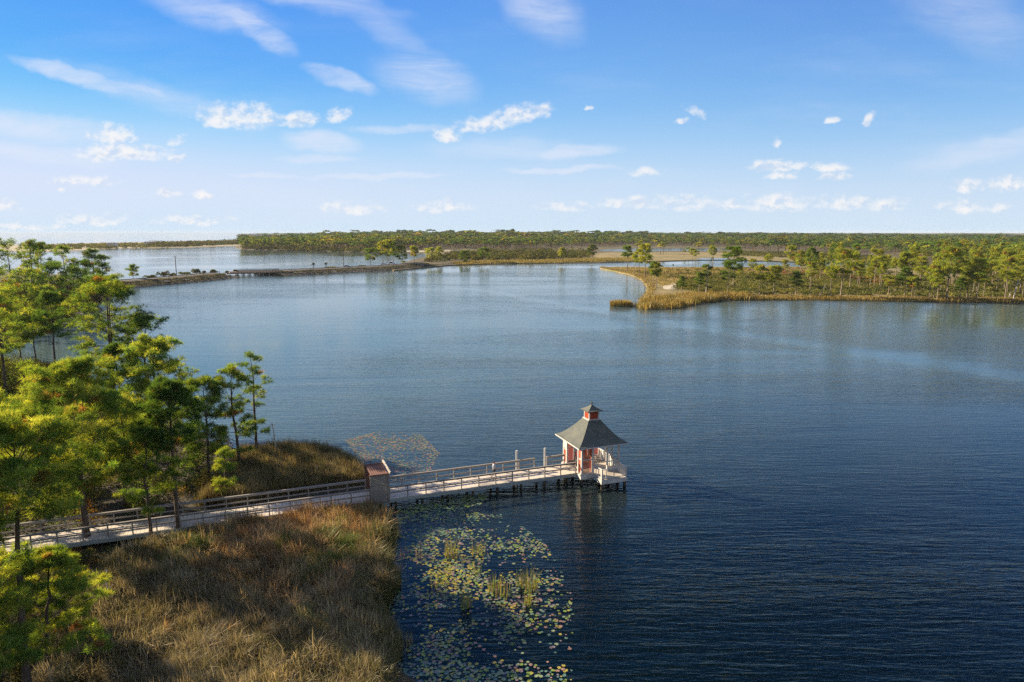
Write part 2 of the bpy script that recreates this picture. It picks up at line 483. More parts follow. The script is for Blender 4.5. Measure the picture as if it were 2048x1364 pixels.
def tubes_np(paths, k):
    V, F, base = [], [], 0
    ang = np.arange(k) * 2 * PI / k
    for pts, rad in paths:
        pts = np.asarray(pts, float); rad = np.asarray(rad, float)
        m = len(pts)
        d = unit(np.gradient(pts, axis=0))
        ref = np.where(np.abs(d[:, 2:3]) > 0.9, np.array([[1.0, 0, 0]]), np.array([[0, 0, 1.0]]))
        s = unit(np.cross(d, ref)); u = np.cross(s, d)
        ring = pts[:, None] + rad[:, None, None] * (np.cos(ang)[None, :, None] * s[:, None] + np.sin(ang)[None, :, None] * u[:, None])
        V.append(ring.reshape(-1, 3))
        i = np.arange(m - 1)[:, None] * k + np.arange(k)[None]
        j = np.arange(m - 1)[:, None] * k + (np.arange(k)[None] + 1) % k
        F.append((np.stack([i, j, j + k, i + k], -1).reshape(-1, 4)) + base)
        base += m * k
    return np.concatenate(V), np.concatenate(F)

def blades(rng, cen, dirs, n, L, w, spread, cols, cjit=0.15, lum=0.25):
    """n thin needle blades from every centre, fanned round dirs; returns verts, tris, colours"""
    m = len(cen)
    c = np.repeat(cen, n, 0); d0 = np.repeat(dirs, n, 0)
    d = unit(d0 * (1 - spread) + rand_unit(rng, m * n) * spread)
    side = unit(np.cross(d, rand_unit(rng, m * n)))
    ln = L * rng.uniform(0.65, 1.2, (m * n, 1)); ww = w * rng.uniform(0.7, 1.3, (m * n, 1))
    a = c + side * ww / 2 + d * ln * 0.05
    b_ = c - side * ww / 2 + d * ln * 0.05
    t = c + d * ln
    V = np.stack([a, b_, t], 1).reshape(-1, 3)
    F = np.arange(m * n * 3).reshape(-1, 3)
    cc = np.repeat(cols, n, 0) * (1 + lum * (rng.uniform(-1, 1, (m * n, 1)))) * (1 + cjit * rng.uniform(-1, 1, (m * n, 3)))
    return V, F, np.repeat(np.clip(cc, 0.004, 1), 3, 0)

GREENS = np.array([[0.096, 0.168, 0.029], [0.136, 0.2, 0.029], [0.072, 0.141, 0.032], [0.184, 0.216, 0.032]])
def pick(rng, pal, n):
    i = rng.integers(0, len(pal), n); j = rng.integers(0, len(pal), n); t = rng.uniform(0, 1, (n, 1))
    return pal[i] * t + pal[j] * (1 - t)

def grow_pine(seed, H, spread, crown0=0.45, nb=26, r0=0.2, style='umbrella', lean=(0, 0), ntwig=4, clump=0.75,
              tufts=13, nblade=9, L=0.36, w=0.032, pal=GREENS, ksides=7, crook=1.0, bare=3, fork=False, limb_sides=5):
    """trunk+limbs (verts, quads) and crown (verts, tris, colours) of one pine"""
    rng = np.random.default_rng(seed)
    paths, cl = [], []
    def trunk(off, top, phase):
        n = 11
        t = np.linspace(0, 1, n)
        wob = np.cumsum(rng.normal(0, 0.10 * crook, (n, 2)), 0) * (t[:, None])
        p = np.zeros((n, 3))
        p[:, 0] = off[0] * t ** 0.7 + lean[0] * H * t + wob[:, 0]
        p[:, 1] = off[1] * t ** 0.7 + lean[1] * H * t + wob[:, 1]
        p[:, 2] = t * top - 0.25 * (1 - t)
        r = r0 * (1 - t) ** 0.75 * (1 + 0.35 * np.exp(-t * 22)) + 0.022
        paths.append((p, r))
        return t, p
    trunks = [trunk((0, 0), H * 0.97, 0)]
    if fork:
        trunks.append(trunk((spread * 0.25, -spread * 0.1), H * 0.9, 1))
    def prof(s):
        if style == 'umbrella': return np.interp(s, [0, .25, .55, .8, 1], [.55, .9, 1.0, .75, .30])
        if style == 'cone': return np.interp(s, [0, .2, .5, .8, 1], [.8, 1.0, .75, .45, .12])
        return np.interp(s, [0, .3, .6, .85, 1], [.8, .7, 1.0, .65, .25])
    for ti, (tt, tp) in enumerate(trunks):
        az = rng.uniform(0, 6.28)
        nbb = nb if ti == 0 else nb // 2
        for i in range(nbb):
            s = (i + rng.uniform(0.1, 0.9)) / nbb
            t = crown0 + (0.99 - crown0) * s
            p0 = np.array([np.interp(t, tt, tp[:, j]) for j in range(3)])
            az += 2.4 + rng.normal(0, 0.5)
            Ln = spread * prof(s) * rng.uniform(0.65, 1.12)
            el = R(np.interp(s, [0, .5, 1], [2, 22, 55])) + rng.normal(0, 0.14)
            m = 6
            q = np.zeros((m, 3)); q[0] = p0
            a, e = az, el
            for j in range(1, m):
                a += rng.normal(0, 0.22 * crook); e += rng.normal(0.03, 0.16 * crook)
                e = min(max(e, -0.35), 1.1)
                q[j] = q[j - 1] + Ln / (m - 1) * np.array([math.cos(a) * math.cos(e), math.sin(a) * math.cos(e), math.sin(e)])
            rb = max(0.018, r0 * 0.42 * (1 - t * 0.55) * (Ln / spread))
            paths.append((q, rb * np.linspace(1, 0.28, m)))
            cl.append((q[-1], clump * rng.uniform(0.8, 1.15), i))
            for k in range(ntwig):
                f = rng.uniform(0.42, 0.98) * (m - 1)
                j = int(min(f, m - 2)); pt = q[j] + (q[j + 1] - q[j]) * (f - j)
                sg = 1 if k % 2 else -1
                a2 = az + sg * rng.uniform(0.45, 1.2); e2 = el * 0.5 + rng.uniform(0.0, 0.65)
                l2 = Ln * rng.uniform(0.18, 0.42) + 0.2
                tip = pt + l2 * np.array([math.cos(a2) * math.cos(e2), math.sin(a2) * math.cos(e2), math.sin(e2)])
                mid = (pt + tip) / 2 + rng.normal(0, 0.06, 3)
                paths.append((np.array([pt, mid, tip]), rb * np.array([0.45, 0.34, 0.2])))
                cl.append((tip, clump * rng.uniform(0.6, 1.05), i))
        cl.append((tp[-1] + [0, 0, 0.1], clump * 0.9, 99))
    for i in range(bare):                                     # dead lower limbs
        t = crown0 * rng.uniform(0.45, 0.98)
        p0 = np.array([np.interp(t, trunks[0][0], trunks[0][1][:, j]) for j in range(3)])
        a = rng.uniform(0, 6.28); Ln = spread * rng.uniform(0.2, 0.55)
        q = [p0]
        for j in range(3):
            a += rng.normal(0, .3)
            q.append(q[-1] + Ln / 3 * np.array([math.cos(a), math.sin(a), rng.uniform(-.3, .35)]))
        paths.append((np.array(q), np.linspace(r0 * 0.2, 0.012, 4)))
    big = [p for p in paths if p[1][0] > r0 * 0.5]
    small = [p for p in paths if p[1][0] <= r0 * 0.5]
    V1, F1 = tubes_np(big, ksides)
    if small:
        V2, F2 = tubes_np(small, limb_sides)
        V1, F1 = np.concatenate([V1, V2]), np.concatenate([F1, F2 + len(V1)])
    C = np.array([c[0] for c in cl]); rc = np.array([c[1] for c in cl])
    n = tufts
    nrm = rand_unit(rng, len(C) * n)
    nrm[:, 2] = np.abs(nrm[:, 2]) * 1.05 - 0.22
    rr = np.repeat(rc, n)[:, None] * (.82 if L < .5 else 1)
    cen = np.repeat(C, n, 0) + nrm * rr * np.array([1, 1, 0.72]) * rng.uniform(0.35, 1.0, (len(nrm), 1))
    dirs = unit(nrm * np.array([1, 1, 0.8]) + np.array([0, 0, 0.45]))
    cl_col = pick(rng, pal, len(C))
    cl_col[rng.uniform(0, 1, len(C)) < .018] = (.34, .18, .07)         # a few browned sprays
    base = np.repeat(cl_col * rng.uniform(.66, 1.25, (len(C), 1)), n, 0)
    Vc, Fc, Cc = blades(rng, cen, dirs, nblade, L, w, 0.68, base)
    return (V1, F1), (Vc, Fc, Cc)

def leaf_blob(rng, cen, rad, n, size, cols, flat=1.0, up=0.25, shell=0.55):
    """leaf-sized triangles spread through the ellipsoid volumes at cen (m,3), rad (m,3)"""
    m = len(cen)
    nrm = rand_unit(rng, m * n)
    nrm[:, 2] = np.abs(nrm[:, 2]) - up
    r = np.repeat(rad, n, 0) * (shell + (1 - shell) * rng.uniform(0, 1, (m * n, 1)) ** 0.6)
    lump = 1 + 0.28 * np.sin(nrm[:, :1] * 5 + np.repeat(np.arange(m), n)[:, None]) * np.cos(nrm[:, 1:2] * 6 + 1.7 * np.repeat(np.arange(m), n)[:, None])
    c = np.repeat(cen, n, 0) + nrm * r * lump
    N = unit(nrm + 0.9 * rand_unit(rng, m * n))
    a = unit(np.cross(N, rand_unit(rng, m * n))); b_ = np.cross(N, a)
    s = size * rng.uniform(0.6, 1.4, (m * n, 1))
    V = np.stack([c + a * s, c - a * s * 0.5 + b_ * s * 0.7, c - a * s * 0.5 - b_ * s * 0.7], 1).reshape(-1, 3)
    F = np.arange(m * n * 3).reshape(-1, 3)
    cc = np.repeat(cols, n, 0) * (1 + 0.35 * rng.uniform(-1, 1, (m * n, 1)))
    return V, F, np.repeat(np.clip(cc, 0.004, 1), 3, 0)

def merge(parts):
    V, F, C, base = [], [], [], 0
    for v, f, c in parts:
        V.append(v); F.append(f + base); C.append(c); base += len(v)
    return np.concatenate(V), np.concatenate(F), np.concatenate(C)

def grass_blades(rng, base, length, lean_dir, lean, width, cols):
    """bent strips, five vertices each"""
    n = len(base)
    h = length[:, None]
    ld = np.concatenate([lean_dir, np.zeros((n, 1))], 1)
    side = unit(np.cross(ld + rand_unit(rng, n) * 0.5, np.array([[0, 0, 1.0]])))
    mid = base + np.array([0, 0, 1.0]) * h * 0.55 * (1 - 0.25 * lean[:, None]) + ld * h * 0.22 * lean[:, None]
    tip = base + np.array([0, 0, 1.0]) * h * (1 - 0.55 * lean[:, None]) + ld * h * 0.85 * lean[:, None]
    w = width[:, None] / 2
    V = np.stack([base - side * w, base + side * w, mid + side * w * 0.9, mid - side * w * 0.9, tip], 1).reshape(-1, 3)
    i = np.arange(n)[:, None] * 5
    F = np.concatenate([i + [[0, 1, 2]], i + [[0, 2, 3]], i + [[3, 2, 4]]], 1).reshape(-1, 3)
    return V, F, np.repeat(cols, 5, 0)

def inside(poly, P):
    poly = np.asarray(poly)[:, :2]
    x, y = P[:, 0], P[:, 1]
    r = np.zeros(len(P), bool)
    j = len(poly) - 1
    for i in range(len(poly)):
        xi, yi = poly[i]; xj, yj = poly[j]
        c = ((yi > y) != (yj > y)) & (x < (xj - xi) * (y - yi) / (yj - yi + 1e-12) + xi)
        r ^= c
        j = i
    return r

def edge_dist(poly, P, closed=True):
    poly = np.asarray(poly)[:, :2]
    d = np.full(len(P), 1e9)
    n = len(poly)
    for i in range(n if closed else n - 1):
        a, b_ = poly[i], poly[(i + 1) % n]
        ab = b_ - a
        t = np.clip(((P[:, :2] - a) @ ab) / max(ab @ ab, 1e-9), 0, 1)
        d = np.minimum(d, np.linalg.norm(P[:, :2] - (a + t[:, None] * ab), axis=1))
    return d

def sample_poly(rng, poly, n):
    poly = np.asarray(poly)[:, :2]
    lo, hi = poly.min(0), poly.max(0)
    out = []
    got = 0
    while got < n:
        P = rng.uniform(lo, hi, (n * 2, 2))
        P = P[inside(poly, P)]
        out.append(P); got += len(P)
    return np.concatenate(out)[:n]

def vnoise(P, s, seed=0):
    """smooth value noise in the plane"""
    q = np.asarray(P)[:, :2] / s + seed * 17.3
    i = np.floor(q).astype(int); f = q - i; f = f * f * (3 - 2 * f)
    def h(a, b_):
        v = np.sin(a * 127.1 + b_ * 311.7 + seed * 74.7) * 43758.5453
        return v - np.floor(v)
    a, b_, c, d = h(i[:, 0], i[:, 1]), h(i[:, 0] + 1, i[:, 1]), h(i[:, 0], i[:, 1] + 1), h(i[:, 0] + 1, i[:, 1] + 1)
    return (a * (1 - f[:, 0]) + b_ * f[:, 0]) * (1 - f[:, 1]) + (c * (1 - f[:, 0]) + d * f[:, 0]) * f[:, 1]

def fnoise(P, s, seed=0):
    P = np.asarray(P)[:, :2]; c, sn = math.cos(.6), math.sin(.6)
    Q = P @ np.array([[c, sn], [-sn, c]])
    return .55 * vnoise(P, s, seed) + .30 * vnoise(Q, s * .47, seed + 1) + .15 * vnoise(P, s * .21, seed + 2)

def smooth_poly(pts, n=6, wob=0.0, seed=1):
    """Catmull-Rom through an outline, with a little raggedness"""
    P = np.asarray(pts, float); out = []
    m = len(P)
    rng = np.random.default_rng(seed)
    for i in range(m):
        p0, p1, p2, p3 = P[i - 1], P[i], P[(i + 1) % m], P[(i + 2) % m]
        for t in np.linspace(0, 1, n, endpoint=False):
            out.append(0.5 * ((2 * p1) + (-p0 + p2) * t + (2 * p0 - 5 * p1 + 4 * p2 - p3) * t * t + (-p0 + 3 * p1 - 3 * p2 + p3) * t ** 3))
    out = np.array(out)
    if wob: out[:, :2] += rng.normal(0, wob, (len(out), 2))
    return out

def land(name, outline, z, material, label=None, drop=1.2):
    """flat ground with sloping banks down under the water"""
    bm = bmesh.new()
    top = [bm.verts.new((p[0], p[1], z)) for p in outline]
    P = np.asarray(outline)[:, :2]
    nx = np.roll(P, -1, 0) - np.roll(P, 1, 0)
    area = 0.5 * np.sum(P[:, 0] * np.roll(P[:, 1], -1) - np.roll(P[:, 0], -1) * P[:, 1])
    nn = unit(np.stack([nx[:, 1], -nx[:, 0]], 1)) * (1 if area > 0 else -1)
    low = [bm.verts.new((p[0] + q[0] * drop, p[1] + q[1] * drop, -0.8)) for p, q in zip(P, nn)]
    n = len(top)
    for i in range(n):
        bm.faces.new((top[i], top[(i + 1) % n], low[(i + 1) % n], low[i]))
    es = [bm.edges.get((top[i], top[(i + 1) % n])) for i in range(n)]
    bmesh.ops.triangle_fill(bm, use_beauty=True, use_dissolve=False, edges=es)
    bmesh.ops.recalc_face_normals(bm, faces=bm.faces)
    me = bpy.data.meshes.new(name)
    bm.to_mesh(me); bm.free()
    o = obj(name, me, material)
    o['kind'] = 'structure'
    return o

def sheet(name, outline, z, material):
    bm = bmesh.new()
    vs = [bm.verts.new((p[0], p[1], z)) for p in outline]
    es = [bm.edges.new((vs[i], vs[(i + 1) % len(vs)])) for i in range(len(vs))]
    bmesh.ops.triangle_fill(bm, use_beauty=True, edges=es)
    for f in bm.faces:
        f.normal_update()
        if f.normal.z < 0: f.normal_flip()
    me = bpy.data.meshes.new(name)
    bm.to_mesh(me); bm.free()
    o = obj(name, me, material)
    o['kind'] = 'structure'
    return o

def G(*pts):
    return [gp(*p) for p in pts]

# ------------------------------------------------------------------ the setting: water
def make_water():
    nr, na = 300, 540
    r = np.concatenate([[0.01], np.geomspace(6, 90000, nr - 1)])
    a = np.linspace(0, 2 * PI, na, endpoint=False)
    V = np.stack([np.outer(r, np.cos(a)), np.outer(r, np.sin(a)), np.zeros((nr, na))], -1).reshape(-1, 3)
    i = np.arange(nr - 1)[:, None] * na + np.arange(na)[None]
    j = np.arange(nr - 1)[:, None] * na + (np.arange(na)[None] + 1) % na
    F = np.stack([i, i + na, j + na, j], -1).reshape(-1, 4)
    me = mesh_np('water', V, F, smooth=True)
    P = V[:, :2]
    calm = 0.30 * np.clip((vnoise(P, 60, 3) - 0.55) * 3, 0, 1) + np.interp(P[:, 1] - 0.35 * P[:, 0], [30, 75, 140, 280], [.30, .44, .66, .74])
    def streak(pts, w, amt):
        nonlocal calm
        line = np.array([gp(*p)[:2] for p in pts])
        d = edge_dist(line, P, closed=False) / w
        calm = np.maximum(calm, amt * np.exp(-d ** 2))
    streak([(560, 556), (800, 566), (960, 580), (1120, 608), (1300, 640), (1500, 672), (1800, 715), (2100, 765)], 13, 0.84)
    streak([(1330, 640), (1500, 640), (1700, 645), (2100, 655)], 30, 0.66)
    streak([(1380, 615), (1600, 612), (2100, 615)], 12, 0.78)
    streak([(240, 590), (330, 582), (460, 570)], 16, 0.8)
    streak([(560, 558), (800, 548), (1000, 535), (1200, 534)], 16, 0.62)
    streak([(1240, 560), (1290, 570)], 15, 0.7)
    streak([(1300, 527), (1500, 528), (1700, 532)], 14, 0.7)
    streak([(80, 690), (140, 720)], 10, 0.8)
    streak([(1130, 1010), (1245, 1000)], 3.2, 0.72)
    streak([(1180, 1060), (1200, 1000)], 2.6, 0.70)
    streak([(810, 1290), (850, 1180), (800, 1080), (900, 1040)], 3.0, 0.75)
    streak([(950, 1300), (960, 1120)], 4.0, 0.6)
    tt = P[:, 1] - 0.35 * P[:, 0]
    painted_sheen = np.interp(tt, [45, 80, 125, 220], [0, .40, .95, 1.0]) * (1 + .75 * np.clip((5 - P[:, 0]) / 45, 0, 1)) + .08 * (fnoise(P, 45, 8) - .5)  # sky sheen and sun glint painted into the water colour, stronger to the left
    mt_ = me.attributes.new('painted_sheen', 'FLOAT', 'POINT')
    mt_.data.foreach_set('value', np.clip(painted_sheen, 0, 1.8).astype(np.float32))
    at = me.attributes.new('calm', 'FLOAT', 'POINT')
    at.data.foreach_set('value', np.clip(calm, 0, 0.95).astype(np.float32))
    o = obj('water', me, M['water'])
    o['kind'] = 'structure'
    o['label'] = 'rippled blue lake water'
make_water()

# ------------------------------------------------------------------ the setting: land
marsh_poly = smooth_poly(G((740, 1420), (765, 1330), (784, 1285), (738, 1225), (776, 1170), (752, 1120), (774, 1065), (748, 1018),
                           (738, 985), (722, 955), (690, 925), (645, 912), (560, 908), (480, 902), (400, 880), (320, 850), (250, 815), (190, 770), (150, 752), (105, 738),
                           (40, 726), (-60, 712), (-300, 700), (-700, 760), (-1200, 1000), (-900, 1420)), 5, 0.12, 3)
land('marsh_ground', marsh_poly, 0.28, M['soil'])
bay_poly = smooth_poly(G((252, 578), (215, 596), (170, 628), (120, 655), (40, 678), (-100, 690), (-400, 690), (-500, 560), (0, 545), (200, 560)), 5, 0.3, 4)
land('wooded_shore_ground', bay_poly, 0.30, M['soil'])

dune_poly = G((-700, 500), (100, 503), (160, 501), (230, 497), (380, 495), (470, 492), (500, 489), (495, 481), (440, 480.5), (300, 484), (140, 487), (60, 490), (-700, 490))
land('dune_ground', dune_poly, 0.6, M['dune'], drop=6)
FRONT = [(470, 496), (499, 499), (616, 501.5), (733, 503.5), (800, 503), (850, 506), (862, 511), (800, 528), (770, 536), (788, 542), (850, 535), (913, 530.5), (975, 528.5),
         (1124, 526.5), (1200, 526), (1262, 524), (1330, 523), (1392, 521), (1440, 520), (1520, 522), (1620, 525), (1740, 526), (1800, 540), (2200, 540)]
far_poly = G(*FRONT) + G((2600, 520), (2600, 466.2), (1500, 466.2), (700, 466.2), (560, 466.8), (485, 472), (480, 486))
land('far_shore_ground', far_poly, 0.5, M['floor'], drop=2.5)
pen_poly = smooth_poly(G((1202, 537), (1230, 543.5), (1262, 550), (1286, 561), (1297, 575), (1294, 590), (1280, 602), (1290, 617), (1345, 616), (1400, 604), (1450, 599.5), (1530, 599),
                         (1600, 599), (1700, 600), (1800, 602), (1930, 603.5), (2048, 604.5), (2250, 607), (2600, 600), (2600, 535), (2100, 530), (1800, 531), (1740, 532.5), (1690, 533.5), (1560, 535), (1400, 535.5), (1310, 535.5), (1240, 534.5)), 4, 0.25, 5)
land('peninsula_ground', pen_poly, 0.55, M['field'], drop=1.5)
sheet('pond_water', smooth_poly(G((1195, 501, .5), (1240, 503, .5), (1330, 502, .5), (1420, 502, .5), (1462, 499, .5), (1440, 497.5, .5), (1340, 497, .5), (1230, 498, .5)), 5), 0.515, M['pond'])
sheet('pond_water', smooth_poly(G((1396, 519, .5), (1440, 519.6, .5), (1470, 517.5, .5), (1440, 516, .5), (1400, 516.4, .5)), 4), 0.515, M['pond'])
sheet('meadow', smooth_poly(G((1262, 522, .5), (1390, 519.5, .5), (1480, 520, .5), (1620, 524, .5), (1720, 524, .5), (1700, 516, .5), (1580, 511, .5), (1500, 506, .5), (1300, 504, .5), (1200, 506, .5), (1180, 516, .5)), 4), 0.508, M['field'])
sheet('sand_patch', smooth_poly(G((1326, 577, .55), (1345, 579, .55), (1355, 573, .55), (1350, 566, .55), (1332, 568, .55)), 4, 0.3), 0.575, M['sand'])
sheet('beach', smooth_poly(G((805, 502.6, .5), (850, 503.4, .5), (900, 502.2, .5), (900, 501, .5), (850, 501.6, .5), (805, 501.4, .5)), 4), 0.53, M['sand'])
sheet('beach', G((60, 491, .6), (300, 485, .6), (440, 481.2, .6), (495, 481.8, .6), (440, 482, .6), (300, 486, .6), (60, 492.4, .6)), 0.63, M['sand'])

# ------------------------------------------------------------------ causeway, road, bridge
def ribbon(name, line, prof, material):
    """sweeps a cross-section (offset to the far side, height) along a plan line"""
    L = np.asarray(line)[:, :2]
    d = unit(np.gradient(L, axis=0)); nrm = np.stack([-d[:, 1], d[:, 0]], 1)
    k = len(prof)
    V = []
    for o_, z in prof:
        V.append(np.concatenate([L + nrm * o_, np.full((len(L), 1), z)], 1))
    V = np.stack(V, 1).reshape(-1, 3)
    i = np.arange(len(L) - 1)[:, None] * k + np.arange(k - 1)[None]
    F = np.stack([i, i + k, i + k + 1, i + 1], -1).reshape(-1, 4)
    o = obj(name, mesh_np(name, V, F), material)
    o['kind'] = 'structure'
    return o

def interp_line(pts, step):
    P = np.asarray(pts)[:, :2]
    out = [P[0]]
    for a, b_ in zip(P[:-1], P[1:]):
        n = max(1, int(np.linalg.norm(b_ - a) / step))
        for t in np.linspace(0, 1, n + 1)[1:]:
            out.append(a + (b_ - a) * t)
    return np.array(out)

RZ = 2.2
def on_bank(px, off, z):
    P = []
    for ln in (lineA, lineB):
        d = unit(np.gradient(ln, axis=0)); P.append(ln + np.stack([-d[:, 1], d[:, 0]], 1) * off)
    P = np.concatenate(P); q = proj(P[:, 0], P[:, 1], z)[0]
    return np.array([np.interp(px, q, P[:, 0]), np.interp(px, q, P[:, 1]), z])
lineA = interp_line(G((120, 588), (235, 577.5), (330, 569.5), (400, 563.5), (481, 554.5)), 6)
lineB = interp_line(G((569, 552), (680, 546), (790, 540.5), (880, 532)), 6)
for ln in (lineA, lineB):
    ribbon('causeway_bank', ln, [(-1.5, -0.6), (0.5, 0.4), (9, 1.5), (12, RZ - 0.1), (23.5, RZ - 0.1), (27, 1.7), (33, 0.3), (35, -0.6)], M['rock'])
    ribbon('road', ln, [(13, RZ), (22, RZ)], M['asphalt'])

def railing(line, off, z0, gap, label, group=None):
    L = np.asarray(line)[:, :2]
    d = unit(np.gradient(L, axis=0)); nrm = np.stack([-d[:, 1], d[:, 0]], 1)
    Q = L + nrm * off
    t = thing('guard_rail', label, 'guard rail', (Q[0][0], Q[0][1], z0), 0, group)
    m = MB()
    P = [(q[0] - Q[0][0], q[1] - Q[0][1]) for q in Q]
    for a, b_ in zip(P[:-1], P[1:]):
        m.beam((a[0], a[1], 0.72), (b_[0], b_[1], 0.72), 0.14, 0.34)
    m.build('rail', M['bridge'], t)
    acc = 0
    for a, b_ in zip(P[:-1], P[1:]):
        acc += math.dist(a, b_)
        if acc > gap:
            acc = 0
            MB().box(b_[0] - .09, b_[0] + .09, b_[1] - .09, b_[1] + .09, 0, 1.0).build('post', M['bridge'], t)
railing(lineA, 12.4, RZ - 0.12, 11, 'low brown guard rail along the bank left of the bridge')
railing(lineB, 12.4, RZ - 0.12, 11, 'long low guard rail along the causeway right of the bridge')

def make_bridge():
    a, b_ = lineA[-1], lineB[0]
    d = b_ - a; Ln = float(np.linalg.norm(d)); u = d / Ln
    t = thing('road_bridge', 'low brown timber road bridge on piles between the two causeway banks', 'bridge', (a[0], a[1], 0), math.atan2(d[1], d[0]))
    MB().box(-4, Ln + 4, 12.2, 23.2, RZ - 0.7, RZ - 0.01).build('bridge_deck', M['bridge'], t)
    MB().box(-6, Ln + 6, 9.6, 12.0, RZ - 0.9, RZ - 0.35).build('side_walkway', M['bridge'], t)
    m = MB()
    for z in (0.25, 0.7, 1.05): m.beam((-1, 9.75, RZ - .3 + z), (Ln + 1, 9.75, RZ - .3 + z), 0.14, 0.2)
    m.build('rail', M['bridge'], t)
    m = MB()
    for z in (0.35, 0.8): m.beam((-1, 23, RZ + z), (Ln + 1, 23, RZ + z), 0.14, 0.24)
    m.build('rail', M['bridge'], t)
    n = 14
    for i in range(n + 1):
        x = Ln * i / n
        MB().box(x - .1, x + .1, 9.66, 9.86, RZ - .6, RZ + .9).build('rail_post', M['bridge'], t)
        if i % 2 == 0:
            for y in (10.4, 16, 22.5):
                MB().tube([(x, y, -1.5), (x, y, RZ - .8)], 0.24, 8).build('pile', M['bridge_pale'], t)
            MB().box(x - .25, x + .25, 9.9, 23, RZ - 1.05, RZ - .72).build('pile_cap', M['bridge_pale'], t)
make_bridge()

# ------------------------------------------------------------------ boardwalk and pavilion (local axes: x along the walk, y away from camera)
OW = np.array([6.35, 64.2]); WANG = R(21.0)
WZ = -0.75; DZ = 1.7; WW = 2.65; WL = 52.0
def w2(u, v, z=0):
    c, s = math.cos(WANG), math.sin(WANG)
    return (OW[0] + u * c - v * s, OW[1] + u * s + v * c, z)

GATE0, GATE1 = -20.05, -18.5
def make_boardwalk():
    t = thing('boardwalk', 'long grey timber boardwalk on piles leading from the marsh out to the red pavilion', 'boardwalk', w2(0, 0, WZ), WANG)
    rnd = random.Random(4)
    m = MB()
    x = -WL
    while x < -0.02:                                             # single boards with narrow gaps
        w = 0.29
        dz = rnd.uniform(-0.006, 0.006)
        m.box(x, min(x + w - 0.018, 0), -0.03 + rnd.uniform(-.015, .015), WW + 0.03 + rnd.uniform(-.015, .015), DZ - 0.045 + dz, DZ + dz)
        x += w
    m.build('deck', M['deck'], t)
    for y0 in (-0.10, WW + 0.05):
        MB().box(-WL, 0, y0, y0 + 0.05, DZ - 0.34, DZ - 0.03).build('fascia', M['fascia'], t)
    for y in (0.55, 1.3, 2.1):
        MB().box(-WL, 0, y - .05, y + .05, DZ - 0.30, DZ - 0.055).build('joist', M['pile'], t)
    def rails(y, segs):
        for a, b_ in segs:
            MB().box(a, b_, y - 0.09, y + 0.09, DZ + 1.04, DZ + 1.085).build('handrail', M['rail'], t)
            yy = y + (0.055 if y < 1 else -0.055)
            MB().box(a, b_, yy - .018, yy + .018, DZ + 0.90, DZ + 1.035).build('top_rail', M['rail'], t)
            MB().box(a, b_, yy - .018, yy + .018, DZ + 0.44, DZ + 0.56).build('middle_rail', M['rail'], t)
            n = max(1, round((b_ - a) / 1.65))
            for i in range(n + 1):
                x = a + (b_ - a) * i / n
                x = min(max(x, a + .05), b_ - .05)
                MB().box(x - .045, x + .045, y - .045, y + .045, DZ - 0.3, DZ + 1.038).build('rail_post', M['rail'], t)
    rails(0.03, [(-WL, GATE0 - .03), (GATE1 + .03, -0.06)])
    rails(WW - 0.03, [(-WL, GATE0 - .03), (GATE1 + .03, -3.35), (-2.1, -0.06)])
    for x in [-0.9 - 2.42 * i for i in range(21)]:
        for y in (0.35, WW - 0.35):
            r = rnd.uniform(.12, .145)
            MB().tube([(x, y, -1.5), (x, y, DZ - 0.31)], r, 10).build('pile', M['pile'], t, smooth=False)
        MB().box(x - .09, x + .09, 0.1, WW - .1, DZ - 0.49, DZ - 0.315).build('cross_beam', M['pile'], t)
    for x, h in ((-5.15, 1.95), (-2.1, 1.85)):
        MB().tube([(x, WW + 0.35, -1.5), (x, WW + 0.35, DZ + h)], 0.105, 10).build('tall_mooring_post', M['white'], t)
    return t
make_boardwalk()

def make_gate():
    a, b_ = GATE0, GATE1
    t = thing('entry_gate', 'tall slatted grey timber gate house with brown trellis top over the boardwalk', 'gate house', w2(0, 0, WZ), WANG)
    for y, nm in ((-0.16, 'M'), (WW + 0.16, 'F')):
        m = MB()
        z = DZ - 0.25
        while z < DZ + 2.15:
            m.box(a + .06, b_ - .06, y - .025, y + .025, z, z + 0.135); z += 0.15
        m.build('slat_panel', M['rail'] if nm == 'M' else M['brownred'], t)
        for x in (a, b_):
            MB().box(x - .07, x + .07, y - .07, y + .07, DZ - 0.5, DZ + 2.3).build('post', M['rail'] if nm == 'M' else M['brownred'], t)
    for y in (-0.16, WW + 0.16):
        MB().box(a - .12, b_ + .12, y - .055, y + .055, DZ + 2.305, DZ + 2.43).build('side_beam', M['brownred'], t)
    m = MB()
    x = a + .02
    while x < b_ - 0.1:
        m.box(x, x + .15, 0.0, WW, DZ + 2.32, DZ + 2.37); x += 0.19
    m.build('roof_boards', M['brownred'], t)
    MB().box(b_ + .05, b_ + .16, -0.5, WW + 0.5, DZ + 2.435, DZ + 2.62).build('roof_beam', M['deck'], t)
    MB().box(b_ + .02, b_ + .16, WW + 0.52, WW + 0.66, DZ + 2.2, DZ + 2.85).build('finial_post', M['deck'], t)
    MB().tube([(a + .8, -0.1, -1.4), (a + .8, -0.1, DZ - 0.36)], 0.2, 10).build('pile', M['pile'], t)
make_gate()

